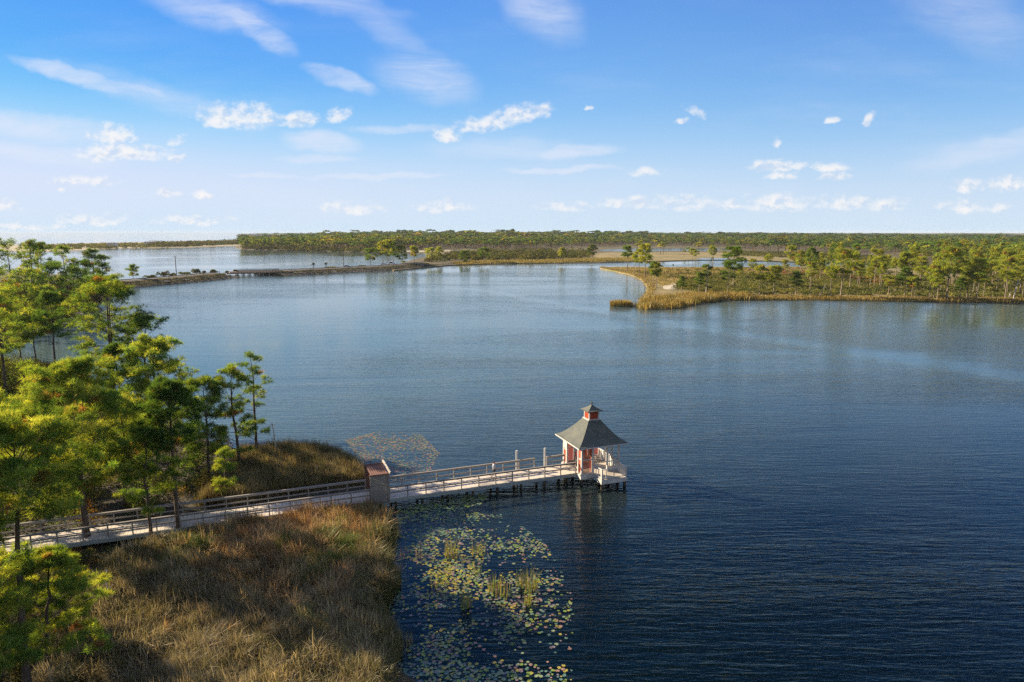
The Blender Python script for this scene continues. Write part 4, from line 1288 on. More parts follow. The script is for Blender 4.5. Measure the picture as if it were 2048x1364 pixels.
marsh('marsh_grass', 'thin rushes standing in the shallows off the reed point', G((560, 905), (650, 905), (700, 920), (735, 950), (712, 958), (690, 930), (640, 915)), 130, 12, 1.2, .022, STRAW * .8, -.02, 7, spread=.3, lean=(.02, .3))

rim_strip = np.concatenate([edge_line + [-.2, 0], (edge_line + [.95, 0])[::-1]])
marsh('marsh_grass', 'ragged outer sedge tufts standing in the water along the marsh rim', rim_strip, 210, 26, 1.25, .024, np.array([[.16, .15, .055], [.24, .20, .09], [.10, .12, .04]]), -.02, 8, spread=.16, lean=(.1, .9))
marsh('marsh_grass', 'taller pale straw stalks scattered over the foreground marsh', front_poly, 420, 16, 1.75, .03, np.array([[.42, .34, .21], [.34, .27, .16], [.46, .36, .22]]), .28, 12, spread=.22, lean=(.05, .6))
# tall cattail tufts one can tell apart
def reed_clump(label, px, py, n, hgt, rad, pal, z=0.0, seed=1, width=.03, name='reed_clump', group='reed clumps in the lily pads', lean=(.02, .28)):
    rng = np.random.default_rng(seed)
    p = gp(px, py, z)
    a = rng.uniform(0, 6.28, n); r = rad * np.sqrt(rng.uniform(0, 1, n))
    B = np.stack([np.cos(a) * r, np.sin(a) * r * .8, np.full(n, -.05)], 1)
    ld = unit(np.stack([np.cos(a) + rng.normal(0, .8, n), np.sin(a) + rng.normal(0, .8, n)], 1))
    V, F, C = grass_blades(rng, B, hgt * rng.uniform(.35, 1.1, n), ld, rng.uniform(lean[0], lean[1], n), width * rng.uniform(.7, 1.3, n), pick(rng, pal, n) * rng.uniform(.8, 1.25, (n, 1)))
    o = obj(name, mesh_np(name, V, F, C), M['grass'], None, tuple(p))
    tag(o, label, 'reeds', group)
YG = np.array([[0.30, 0.33, 0.05], [0.20, 0.27, 0.045], [0.42, 0.36, 0.09], [0.34, 0.24, 0.10]])
for i, (lb, px, py, n, h, rd) in enumerate([
    ('tallest yellow-green reeds standing where the lily pads are yellowest', 903, 1112, 95, 1.75, .34), ('narrow reed tuft below the tallest yellow-green reeds', 932, 1214, 80, 1.85, .24),
    ('loose reeds left of the tallest yellow-green reeds', 880, 1168, 70, 1.4, .5), ('faint reeds at the upper end of the lily pads', 955, 1108, 60, 1.35, .45),
    ('wide straw-coloured reed stand with a flat top', 1002, 1186, 130, 1.45, .6), ('reed tuft between the straw stand and the outermost reeds', 1045, 1172, 60, 1.5, .3),
    ('outermost reeds with one tall green spike', 1062, 1180, 80, 1.85, .3), ('small reed tuft on the outer edge of the pads, below the outermost reeds', 1056, 1210, 45, 1.2, .16),
    ('few thin reeds midway between the two reed groups', 955, 1148, 26, 1.1, .22), ('single dry brown reed stalks close to the marsh rim', 805, 1120, 12, 1.3, .14),
    ('pair of dry reed stalks above the pale pad field', 836, 1118, 12, 1.7, .12)]):
    reed_clump(lb, px, py, int(n * .8), h * 1.05, rd * 1.55, YG if i < 9 else RUST * 1.4, 0, 100 + i, .021, lean=(.0, .4))
for i, (lb, px, py) in enumerate([('fresh green cattail tuft near the boardwalk end of the marsh', 528, 1072), ('fresh green cattail tuft below the gate house', 636, 1066), ('bright cattail blades in the middle of the rusty reeds', 674, 1140), ('bright cattail blades beside the marsh rim', 650, 1165)]):
    reed_clump(lb, px, py, 46, 1.65, .35, FRESH, .28, 130 + i, .035, group='green cattail tufts in the marsh')

# ------------------------------------------------------------------ lily pads
def pad_mesh(name):
    n = 11
    a = np.linspace(.28, 2 * PI - .28, n)
    V = np.concatenate([[[0, 0, 0]], np.stack([np.cos(a), np.sin(a), .02 * np.cos(3 * a)], 1)])
    F = np.array([[0, i, i + 1] for i in range(1, n)])
    return V, F
PADV, PADF = pad_mesh('pad')
PADC = [('lime green', (0.20, 0.29, 0.05)), ('teal grey', (0.11, 0.20, 0.155)), ('yellow', (0.42, 0.35, 0.06)), ('pink tinged', (0.36, 0.22, 0.17)), ('pale green', (0.26, 0.31, 0.17)), ('mauve grey', (0.22, 0.18, 0.19))]
def make_pads():
    rng = np.random.default_rng(77)
    poly = G((792, 1075), (830, 1035), (930, 1020), (1010, 1030), (1090, 1085), (1128, 1150), (1145, 1190), (1148, 1300), (1140, 1420), (790, 1440), (776, 1370), (800, 1300), (770, 1230), (790, 1180), (780, 1120))
    P = sample_poly(rng, poly, 24000)
    pxy = np.array([proj(x, y, 0) for x, y in P])
    dens = np.clip(fnoise(P, 3.4, 4) * 3.2 - 1.15, 0, 1) * .8 + .05
    dens *= np.interp(pxy[:, 0], [780, 850, 960, 1060, 1150], [.45, 1, 1, .75, .32])
    dens *= np.interp(pxy[:, 1], [1020, 1080, 1120, 1420], [.75, .9, 1, .9])
    P = P[rng.uniform(0, 1, len(P)) < dens * .68]
    keep, grid = [], {}
    for i, (x, y) in enumerate(P):                         # thin out heavy overlap
        c = (int(x / .13), int(y / .13))
        if grid.get(c, 0) < 1:
            grid[c] = 1; keep.append(i)
    P = P[keep]
    pxy = np.array([proj(x, y, 0) for x, y in P])
    m = len(P)
    yel = np.exp(-(((pxy[:, 0] - 890) / 70) ** 2 + ((pxy[:, 1] - 1135) / 45) ** 2)) + .6 * np.exp(-(((pxy[:, 0] - 920) / 90) ** 2 + ((pxy[:, 1] - 1255) / 40) ** 2))
    out = np.clip((pxy[:, 0] - 1000) / 140, 0, 1)
    teal = np.clip((1095 - pxy[:, 1]) / 40, 0, 1) + np.clip((860 - pxy[:, 0]) / 60, 0, 1)
    k = np.zeros(m, int)
    for i in range(m):
        w = np.array([.9, .8 + 2.5 * teal[i], .35 + 2.2 * yel[i] + .5 * out[i], .35 + .5 * out[i], .8, .6])
        k[i] = rng.choice(6, p=w / w.sum())
    rad = rng.uniform(.045, .13, m); ang = rng.uniform(0, 6.28, m); zz = rng.uniform(.006, .022, m)
    order = np.argsort(np.hypot(P[:, 0], P[:, 1]) - P[:, 1] * 0)
    inframe = [i for i in order if pxy[i, 1] < 1360]
    big = set(inframe[:300])
    pal = {}
    for i in inframe[:300]:
        nm, c = PADC[k[i]]
        if k[i] not in pal:
            pal[k[i]] = mesh_np('lily_pad', PADV, PADF, np.repeat(np.array([c]), len(PADV), 0))
            pal[k[i]].materials.append(M['pad'])
        o = bpy.data.objects.new('lily_pad', pal[k[i]]); COL.objects.link(o)
        o.location = (P[i, 0], P[i, 1], zz[i]); o.rotation_euler = (rng.normal(0, .04), rng.normal(0, .04), ang[i]); o.scale = (rad[i],) * 3
        tag(o, nm + ' round lily pad afloat in the near part of the pad field', 'lily pad', nm + ' lily pads near the marsh rim')
    rest = np.array([i for i in range(m) if i not in big])
    def many(name, label, Q, R_, A, Z, C):
        c, s = np.cos(A), np.sin(A)
        V = np.stack([c[:, None] * PADV[:, 0] - s[:, None] * PADV[:, 1], s[:, None] * PADV[:, 0] + c[:, None] * PADV[:, 1], np.tile(PADV[:, 2], (len(Q), 1))], -1) * R_[:, None, None]
        V += np.concatenate([Q, Z[:, None]], 1)[:, None]
        F = (PADF[None] + np.arange(len(Q))[:, None, None] * len(PADV)).reshape(-1, 3)
        o = obj(name, mesh_np(name, V.reshape(-1, 3), F, np.repeat(C, len(PADV), 0)), M['pad'])
        tag(o, label, 'lily pads', None, 'stuff')
    C = np.array([PADC[j][1] for j in k]) * rng.uniform(.5, 1.05, (m, 1))
    many('lily_pads', 'field of mixed green, yellow and pink lily pads beside the marsh', P[rest], rad[rest], ang[rest], zz[rest], C[rest])
    poly2 = G((690, 880), (760, 862), (840, 868), (880, 905), (860, 945), (790, 962), (735, 950), (715, 915))
    Q = sample_poly(rng, poly2, 5200)
    Q = Q[rng.uniform(0, 1, len(Q)) < np.clip(fnoise(Q, 4.0, 6) * 2.4 - .6, 0.08, 1)]
    n = len(Q)
    many('lily_pads', 'faint pinkish floating pads behind the gate house', Q, rng.uniform(.07, .12, n), rng.uniform(0, 6.28, n), rng.uniform(.006, .02, n),
         np.array([PADC[j][1] for j in rng.choice([3, 5, 4, 1], n)]) * .8)
    Q = sample_poly(rng, G((785, 1022), (900, 990), (980, 985), (960, 1010), (880, 1030), (800, 1050)), 520)
    n = len(Q)
    many('lily_pads', 'dim lily pads in the shade of the boardwalk', Q, rng.uniform(.07, .12, n), rng.uniform(0, 6.28, n), rng.uniform(.006, .02, n), np.array([PADC[j][1] for j in rng.choice([0, 1, 4], n)]))
make_pads()

# off to the left, further pines of the same wood, whose shade falls across the marsh
for i, (x, y, h, sp) in enumerate([(-47, 40, 14, 3.2), (-40, 33, 13, 3.0), (-54, 50, 15, 3.6), (-60, 36, 15, 3.5), (-34, 22, 12, 3.0), (-70, 58, 16, 3.6), (-48, 25, 14, 3.2)]):
    (Vt, Ft), (Vc, Fc, Cc) = grow_pine(200 + i, h, sp, pal=MIXED, crown0=.35, nb=26, ntwig=4, clump=.9, tufts=12, nblade=6, L=.5, w=.05, r0=.17)
    t = thing('pine_tree', 'pine of the wood that goes on beyond the left edge of the view', 'pine tree', (x, y, .28), 0, 'pines beyond the left edge of the view')
    obj('trunk', mesh_np('trunk', Vt, Ft, smooth=True), M['bark'], t)
    obj('crown', mesh_np('crown', Vc, Fc, Cc), M['needle'], t)

# ------------------------------------------------------------------ pines of the far side: ten grown kinds, then copies
LIME = np.array([[0.275, 0.337, 0.056], [0.189, 0.274, 0.049], [0.341, 0.368, 0.068]])
FERN = np.array([[0.109, 0.206, 0.043], [0.161, 0.243, 0.043], [0.084, 0.162, 0.043]])
NOMH = 16.0
def make_template(seed, style, spread, crown0, pal, nb=16, bark='bark_pale'):
    (Vt, Ft), (Vc, Fc, Cc) = grow_pine(seed, NOMH, spread, crown0=crown0, pal=pal, nb=nb, style=style, ntwig=3, clump=1.3, tufts=14, nblade=5, L=.95, w=.17,
                                       r0=.22, ksides=5, limb_sides=3, crook=.8, bare=4)
    mt = mesh_np('trunk', Vt, Ft, smooth=True); mt.materials.append(M[bark])
    mc = mesh_np('crown', Vc, Fc, Cc); mc.materials.append(M['needle'])
    return mt, mc
TPL = [make_template(301, 'umbrella', 3.6, .55, LIME), make_template(302, 'umbrella', 3.0, .62, LIME, 13), make_template(303, 'mixed', 3.0, .45, LIME), make_template(304, 'cone', 2.8, .42, FERN),
       make_template(305, 'umbrella', 4.2, .50, FERN, 18), make_template(306, 'mixed', 2.6, .60, FERN, 12), make_template(307, 'umbrella', 3.3, .66, LIME, 12), make_template(308, 'mixed', 3.4, .38, FERN, 18)]
TONE = ['yellow-green', 'yellow-green', 'yellow-green', 'darker green', 'darker green', 'darker green', 'yellow-green', 'darker green']
far_rng = np.random.default_rng(9)
def far_pine(k, x, y, z, H, label, group, wide=1.0, lean=0.0):
    mt, mc = TPL[k]
    t = obj('pine_tree', None, None, None, (x, y, z))
    t.rotation_euler = (lean, far_rng.normal(0, .02), far_rng.uniform(0, 6.28))
    s = H / NOMH
    t.scale = (s * wide, s * wide, s)
    tag(t, label, 'pine tree', group)
    for nm, me in (('trunk', mt), ('crown', mc)):
        o = bpy.data.objects.new(nm, me); COL.objects.link(o); o.parent = t
    return t
# waterline and point pines, read one by one: base x, base y, top y, half width, kind
WL_ = [(1254, 545, 493, 13, 5), (1269, 551, 510, 9, 6), (1278, 553, 502, 13, 0), (1290, 556, 490, 16, 2), (1307, 575, 526, 13, 4), (1313, 575, 528, 14, 0), (1363, 586, 552, 12, 3), (1385, 524, 498, 9, 1), (1391, 525, 502, 8, 1), (1398, 586, 545, 13, 3),
       (1413, 586, 531, 10, 5), (1425, 535, 496, 10, 6), (1455, 587, 526, 19, 4), (1467, 572, 497, 26, 4), (1519, 589, 534, 17, 0), (1547, 589, 533, 18, 2), (1592, 590, 543, 15, 3), (1620, 580, 528, 14, 0), (1660, 594, 534, 15, 6),
       (1681, 595, 505, 24, 0), (1776, 594, 553, 12, 1), (1809, 595, 535, 19, 3), (1823, 597, 555, 11, 1), (1829, 595, 556, 9, 5), (1858, 598, 540, 12, 6), (1867, 599, 535, 15, 0), (1874, 600, 540, 14, 2), (1893, 599, 502, 28, 0),
       (1919, 598, 556, 17, 3), (1933, 598, 528, 18, 6), (1940, 599, 545, 12, 1), (1952, 600, 520, 20, 2), (1966, 597, 540, 12, 0), (2010, 596, 520, 22, 0), (2040, 588, 512, 24, 2), (1425, 523, 514, 6, 7), (1346, 535, 528, 6, 3),
       (1480, 560, 536, 13, 2), (1505, 552, 520, 12, 0), (1535, 545, 512, 14, 6), (1570, 548, 520, 13, 2), (1600, 552, 515, 15, 0), (1640, 560, 518, 17, 2), (1715, 572, 524, 18, 0), (1740, 575, 535, 16, 2), (1760, 560, 515, 18, 0), (1790, 565, 520, 17, 6), (1840, 572, 515, 20, 2)]
line_trees = []
for j, (px, py, top, half, k) in enumerate(sorted(WL_)):
    p = gp(px, py, .55); H = zat(top, p[1]) - .55
    f = p[1] * CP + (CAM_H - .55) * SP
    mt, mc = TPL[k]
    sp = [3.6, 3.0, 3.0, 2.8, 4.2, 2.6, 3.3, 3.4][k] * 1.1
    wide = min(1.5, max(.6, half * f / FPX / (sp * H / NOMH)))
    where = 'on the sandy point' if px < 1330 else ('beside the inner pond' if py < 545 else ('at the waterline' if py > 583 else 'on the scrubby middle ground'))
    far_pine(k, p[0], p[1], p[2], H, '%s %s pine %s, %s along the peninsula from its tip' % ('tall' if H > 14 else 'short' if H < 9 else 'medium', TONE[k], where, ordinal(j)), 'pines of the peninsula', wide)
    line_trees.append((p[0], p[1], j))
snag('white dead pine snag rising among the left peninsula pines', 1412, 586, 505, .03, 11, .55, 'bleached snags of the peninsula', .22)
snag('bleached leaning snag at the waterline near the right frame edge', 2026, 601, 556, .12, 12, .55, 'bleached snags of the peninsula', .28)
snag('short bleached stump beside the leaning snag', 2018, 599, 580, .02, 13, .55, 'bleached snags of the peninsula', .22)
snag('thin leaning dead trunk on the middle of the peninsula', 1640, 591, 565, .45, 14, .55, 'bleached snags of the peninsula', .14)

# the forest: nearest ones are objects, the mass behind is one
FX = np.array([p[0] for p in [(380, 0), (480, 500), (620, 503), (740, 505), (800, 501.5), (900, 498), (1000, 500), (1100, 499), (1200, 493.5), (1300, 492.5), (1440, 494.5), (1500, 508), (1560, 512), (1620, 515), (1700, 517), (1780, 525), (1850, 540), (1950, 556), (2050, 566), (2300, 575)]])
FY = np.array([500, 500, 502, 503, 501.0, 498, 500, 499, 493.5, 492.5, 494.5, 504, 508, 511, 514, 520, 540, 557, 568, 578])
def forest_points(rng):
    out = []
    for r0, r1, area in ((200, 700, 62.0), (700, 1500, 110.0), (1500, 2600, 420.0), (2600, 6500, 3000.0)):
        n = int((r1 * r1 - r0 * r0) * .5 * 1.40 / area)
        r = np.sqrt(rng.uniform(r0 * r0, r1 * r1, n)); a = rng.uniform(-.62, .78, n)
        P = np.stack([r * np.sin(a), r * np.cos(a)], 1)
        q = proj(P[:, 0], P[:, 1], .5)
        lim = np.interp(q[0], FX, FY)
        ok = (q[1] < lim) & (q[0] > 484 + np.clip((q[1] - 480) * 2, -6, 0)) & (q[0] < 2220)
        # ragged front edge and thin places
        thin = vnoise(P, 70, 12)
        edge = np.clip((lim - q[1]) / np.where(q[0] > 1480, 26.0, 4.0), 0, 1)
        ok &= rng.uniform(0, 1, n) < (.22 + .78 * edge) * np.where((q[0] > 1480) & (q[1] > 505), np.clip(thin * 1.5, .15, 1), 1)
        out.append(np.concatenate([P[ok], np.full((ok.sum(), 1), math.sqrt(area / 62.0))], 1))
    return np.concatenate(out)
rng = np.random.default_rng(21)
FP = forest_points(rng)
# loose pines standing among the shrubs of the peninsula and the middle shore
def loose(rng, poly, n):
    P = sample_poly(rng, poly, n); return np.concatenate([P, np.ones((n, 1))], 1)
FP = np.concatenate([FP, loose(rng, G((1560, 540), (1700, 540), (1800, 545), (2060, 560), (2080, 598), (1850, 592), (1700, 585), (1560, 560)), 50), loose(rng, G((1860, 560), (2090, 575), (2090, 600), (1900, 594)), 20),
                     loose(rng, G((1280, 520), (1480, 521), (1500, 510), (1240, 506)), 9)])
dist = np.hypot(FP[:, 0], FP[:, 1])
FP = FP[np.argsort(dist)]; dist = np.sort(dist)
NEAR = 200
anchors = np.array([(x, y) for x, y, j in line_trees]); seen = {}
for i in range(NEAR):
    x, y, _ = FP[i]
    H = rng.uniform(9.5, 17.5); k = int(rng.choice(len(TPL), p=[.2, .14, .18, .06, .1, .08, .16, .08]))
    j = int(np.argmin(np.abs(np.arctan2(anchors[:, 0], anchors[:, 1]) - math.atan2(x, y)) * 4 + 0 * anchors[:, 1]))
    seen[j] = seen.get(j, 0) + 1
    far_pine(k, x, y, .5, H, '%s %s pine inland, %s behind the %s peninsula pine from the tip' % ('tall' if H > 14.5 else 'short' if H < 11.5 else 'medium', TONE[k].replace('yellow-green', 'lime').replace('darker green', 'dark'), ordinal(seen[j] - 1), ordinal(j)), 'pines inland on the peninsula', rng.uniform(.62, 1.02))

def crown_kit(seed, nblob, ntri, size, pal, H=1.0):
    r = np.random.default_rng(seed)
    cen = np.stack([r.normal(0, .11, nblob), r.normal(0, .11, nblob), r.uniform(.56, .90, nblob)], 1)
    rad = np.stack([r.uniform(.10, .16, nblob)] * 2 + [r.uniform(.085, .14, nblob)], 1)
    V, F, C = leaf_blob(r, cen, rad, ntri, size, pick(r, pal, nblob), up=.35)
    q = np.array([[0, 0, -.02], [0, 0, .45], [0.01, 0, .85]])
    Vt, Ft = tubes_np([(q, np.array([.014, .010, .004]))], 3)
    Ft = np.concatenate([Ft[:, [0, 1, 2]], Ft[:, [0, 2, 3]]])
    return np.concatenate([V, Vt]), np.concatenate([F, Ft + len(V)]), np.concatenate([C, np.tile([[.20, .155, .12]], (len(Vt), 1))])
def scatter(name, label, cat, P, H, Wd, kits, seed, mat_, z=.5, tint=.2):
    r = np.random.default_rng(seed)
    kk = r.integers(0, len(kits), len(P)); parts = []
    for q, (V, F, C) in enumerate(kits):
        s = np.where(kk == q)[0]
        if not len(s): continue
        a = r.uniform(0, 6.28, len(s)); c, sn = np.cos(a), np.sin(a)
        X = (c[:, None] * V[:, 0] - sn[:, None] * V[:, 1]) * (H[s] * Wd[s])[:, None] + P[s, 0][:, None]
        Y = (sn[:, None] * V[:, 0] + c[:, None] * V[:, 1]) * (H[s] * Wd[s])[:, None] + P[s, 1][:, None]
        Z = V[:, 2] * H[s][:, None] + z
        VV = np.stack([X, Y, Z], -1).reshape(-1, 3)
        FF = (F[None] + np.arange(len(s))[:, None, None] * len(V)).reshape(-1, 3)
        CC = (np.tile(C, (len(s), 1, 1)) * (1 + tint * r.uniform(-1, 1, (len(s), 1, 1))) * (1 + .12 * r.uniform(-1, 1, (len(s), 1, 3)))).reshape(-1, 3)
        parts.append((VV, FF, CC))
    V, F, C = merge(parts)
    o = obj(name, mesh_np(name, V, F, C), mat_)
    tag(o, label, cat, None, 'stuff')
    return o
KIT_A = [crown_kit(400 + i, 7, 15, .055, LIME * .72 if i % 2 else FERN * .85) for i in range(6)]
KIT_B = [crown_kit(420 + i, 5, 10, .08, (LIME * .45 if i % 3 == 0 else FERN * .62)) for i in range(6)]
KIT_C = [crown_kit(440 + i, 4, 11, .085, FERN * .55) for i in range(4)]
R_ = FP[NEAR:]; d_ = dist[NEAR:]
for lo, hi, kits, nm in ((0, 850, KIT_A, 'front part of the pine forest across the lake'), (850, 1600, KIT_B, 'middle depth of the pine forest across the lake'), (1600, 9000, KIT_C, 'farthest pine forest along the horizon')):
    s = (d_ >= lo) & (d_ < hi)
    P = R_[s]
    H = rng.uniform(9, 16.5, len(P)) * np.where(rng.uniform(0, 1, len(P)) < .06, 1.3, 1) * (1 + .12 * (vnoise(P, 220, 31) - .5) * 2)
    Wd = rng.uniform(.95, 1.4, len(P)) * np.clip(P[:, 2], 1, 3.4)
    q = proj(P[:, 0], P[:, 1], .5)
    # the wooded rise in the middle of the horizon and the lower skyline to the right
    H = H * np.where(np.hypot(P[:, 0], P[:, 1]) > 1500, np.interp(q[0], [480, 560, 700, 1050, 1250, 1700, 2100], [.95, 1.1, 1.5, 1.6, 1.45, 1.15, .95]), np.interp(q[0], [480, 700, 1100, 1400], [.95, 1.0, 1.0, 1.0]))
    scatter('forest', nm, 'forest', P, H, Wd, kits, 500 + lo, M['needle'])

# ------------------------------------------------------------------ scrub, sedge and reed beds across the lake
SCRUB = np.array([[0.085, 0.104, 0.031], [0.137, 0.137, 0.039], [0.065, 0.072, 0.031], [0.176, 0.163, 0.044]])
REDS = np.array([[0.20, 0.065, 0.04], [0.16, 0.075, 0.045], [0.24, 0.10, 0.05]])
undergrowth('scrub', 'low palmetto and heath scrub covering the peninsula', G((1345, 584), (1440, 590), (1600, 593), (1800, 596), (2100, 600), (2120, 575), (1900, 560), (1700, 550), (1560, 553), (1450, 550), (1365, 562)), 3200, 1.5, 1.05, 50, .30, SCRUB * 1.25, .55, 31)
undergrowth('scrub', 'rust red shrubs in the middle of the peninsula', G((1530, 545), (1600, 555), (1690, 566), (1800, 578), (1800, 563), (1700, 556), (1600, 547)), 190, 1.3, 1.1, 46, .28, REDS * 1.3, .55, 32)
undergrowth('scrub', 'scattered shrubs in the meadow round the inner pond', G((1262, 546), (1400, 540), (1700, 540), (2000, 560), (1560, 560), (1330, 560)), 700, 1.3, .7, 40, .3, SCRUB * 1.15, .55, 33)
undergrowth('scrub', 'dark bushes along the middle shore beyond the causeway end', G((850, 527), (930, 523), (1060, 522), (1180, 517), (1180, 508), (1060, 506), (930, 510), (870, 519)), 460, 4.6, 4.2, 60, .8, np.concatenate([UNDER * 1.7, SCRUB]), .5, 34)
undergrowth('scrub', 'brown green brush under the forest edge', G((1480, 514), (1560, 516), (1700, 521), (1860, 548), (2000, 566), (2200, 580), (2200, 570), (1900, 540), (1700, 510), (1480, 504)), 520, 3.0, 1.7, 44, .6, SCRUB * .9, .5, 35)
GOLD = np.array([[0.34, 0.24, 0.06], [0.27, 0.20, 0.055], [0.40, 0.30, 0.10], [0.22, 0.19, 0.05]])
def farm(name, label, poly, n, per, h, w, pal, z, seed, spread=.9, lean=(.05, .5)):
    return marsh(name, label, poly, n, per, h, w, pal, z, seed, spread, lean)
farm('reed_bed', 'golden reed bed round the peninsula point', G((1284, 619), (1345, 617.5), (1400, 606), (1450, 600.5), (1500, 600), (1500, 595), (1440, 593), (1380, 594), (1310, 602), (1284, 608)), 900, 26, 2.3, .16, GOLD, .1, 41)
farm('reed_bed', 'narrow golden sedge fringe along the peninsula waterline', G((1490, 600), (1600, 600), (1700, 601), (1800, 603), (1930, 604.5), (2090, 606), (2090, 602), (1930, 600), (1800, 598.5), (1600, 596), (1490, 596)), 1300, 16, 1.3, .15, GOLD * .85, .2, 42)
farm('sedge', 'tan sedge meadow on the spit beside the lake arm', G((1204, 537), (1262, 549.5), (1294, 566), (1330, 575), (1400, 560), (1600, 552), (1700, 545), (1690, 535), (1560, 536.5), (1310, 537)), 5200, 11, .9, .17, np.array([[0.30, 0.22, 0.085], [0.34, 0.27, 0.10], [0.22, 0.19, 0.06]]), .5, 43)
farm('reed_bed', 'tan reed fringe round the tip of the peninsula', G((1200, 536), (1230, 543), (1262, 549.5), (1286, 560), (1298, 575), (1295, 590), (1281, 603), (1290, 603), (1306, 590), (1308, 573), (1294, 557), (1266, 546.5), (1232, 540.5), (1204, 535.5)), 900, 14, 1.1, .16, np.array([[0.30, 0.22, 0.085], [0.26, 0.22, 0.07], [0.36, 0.28, 0.12]]), .3, 51, .6)
farm('sedge', 'golden marsh grass on the middle shore', G((913, 530.5), (975, 528.5), (1124, 526.5), (1262, 524), (1262, 517), (1124, 519), (975, 522), (905, 526)), 2600, 9, 1.3, .3, np.array([[0.26, 0.21, 0.05], [0.20, 0.18, 0.045], [0.33, 0.25, 0.08]]), .5, 44, 1.6)
farm('sedge', 'rough grass on the causeway shore left of the bridge', G((235, 577), (330, 569), (400, 563), (400, 560), (300, 566), (200, 574), (210, 590)), 260, 16, .9, .14, STRAW * .7, .3, 45, 1.0)
for lb, px, py, n, h, r in (('small round golden reed island off the peninsula point', 1241, 612, 1500, 2.4, 3.6), ('thin reeds between the reed island and the point', 1271, 613, 120, 1.8, 2.2)):
    reed_clump(lb, px, py, n, h, r, GOLD, 0, 150 + px, .15, group='reed islands off the point')

# ------------------------------------------------------------------ causeway planting, middle shore pines
def bush(label, px, py, w, h, seed, pal=UNDER * 2.4, z=1.6, group='bushes along the causeway', n=420):
    p = on_bank(px, 26.5, z); r = np.random.default_rng(seed)
    cen = np.stack([r.normal(0, w * .28, 6), r.normal(0, w * .2, 6), r.uniform(.22, .6, 6) * h], 1)
    rad = np.stack([np.full(6, w * .34)] * 2 + [np.full(6, h * .46)], 1)
    V, F, C = leaf_blob(r, cen, rad, n // 3, .26, pick(r, pal, 6), up=.75)
    t = thing('bush', label, 'bush', tuple(p), 0, group)
    obj('foliage', mesh_np('foliage', V, F, C), M['leaf'], t)
    m = MB()
    for i in range(4):
        a = r.uniform(0, 6.28); m.tube([(0, 0, -.3), (math.cos(a) * w * .2, math.sin(a) * w * .2, h * .6)], [.09, .04], 5)
    m.build('stem', M['bark'], t)
bush('long low bush cluster left of the utility pole', 300, 552, 5.6, 2.6, 1); bush('tall rounded bush just left of the utility pole', 327, 551, 3.6, 4.6, 2); bush('low bush at the foot of the utility pole', 345, 551, 3.4, 2.2, 3)
bush('low long bush right of the utility pole', 370, 549, 5.2, 2.2, 4); bush('pointed taller bush right of the utility pole', 393, 548, 3.6, 4.2, 5); bush('small bush squeezed between two causeway bushes', 405, 547, 1.9, 2.4, 6)
bush('rounded bush nearer to the bridge', 427, 547, 4.0, 3.0, 7); bush('tiny shrub before the bridge', 454, 546, 1.8, 1.7, 8); bush('small shrub at the bridge head', 471, 545, 2.2, 2.2, 9)
bush('low green shrubs right of the parked blue car', 726, 531, 6, 1.5, 10, SCRUB); bush('low yellowish shrubs left of the parked blue car', 664, 533, 9, 1.6, 11, SCRUB * 1.5)
pine('small lone pine left of the causeway bushes', 267, 561, 533, 10, 61, MIXED, z=1.2, group='small causeway trees', crown0=.25, nb=14, **fk)
MS = 'pines where the causeway meets the middle shore'
for i, (lb, px, py, top, half, pal) in enumerate([('leftmost pine of the causeway end grove, half as tall as its neighbours', 741, 531, 503, 14, FERN), ('broad yellow-topped pine of the causeway end grove', 766, 531, 487, 15, LIME), ('tall pine at the centre of the causeway end grove', 778, 531, 485, 15, LIME),
    ('round pine on the right side of the causeway end grove', 787, 530, 488, 13, FERN), ('separate dark pine right of the causeway end grove', 806, 530, 494, 12, FERN * .8), ('thin bright pine past the dark separate pine', 829, 528, 495, 9, LIME),
    ('low bright pine beside the road on the middle shore', 862, 526, 500, 12, LIME), ('tall bright pine farther along the middle shore road', 878, 524, 497, 9, LIME), ('dark pine in front of the middle shore bushes', 968, 525, 499, 11, FERN), ('rounded pine among the middle shore bushes', 930, 525, 506, 13, FERN * .8),
    ('bare-looking pine near the end of the middle shore', 1183, 522, 493, 11, FERN * .7), ('bright pine at the end of the middle shore', 1124, 523, 499, 8, LIME)]):
    pine(lb, px, py, top, half, 80 + i, pal, z=.6, group=MS, bark='bark_pale', crown0=.45 if i not in (4, 9) else .2, nb=18, clump=1.5, tufts=10, nblade=5, L=1.15, w=.2, ntwig=3, limb_sides=3, ksides=5)

def palm(label, px, py, top, seed):
    p = on_bank(px, 25, 1.9); H = zat(top, p[1]) - 1.9; r = np.random.default_rng(seed)
    t = thing('palm_tree', label, 'palm tree', tuple(p), 0, 'small palms on the causeway')
    MB().tube([(0, 0, -.2), (.05, 0, H * .4), (0, .03, H * .72)], [.24, .2, .2], 8).build('trunk', M['bark'], t)
    n = 34
    d = rand_unit(r, n); d[:, 2] = np.abs(d[:, 2]) * 1.1 - .35
    V, F, C = blades(r, np.tile([[0, 0, H * .74]], (n, 1)), unit(d), 9, H * .36, .16, .22, pick(r, UNDER * 1.5, n))
    obj('crown', mesh_np('crown', V, F, C), M['leaf'], t)
palm('round headed palm beside the bridge', 627, 541, 525, 1)
palm('round headed palm farther right on the causeway', 652, 539, 525, 2)

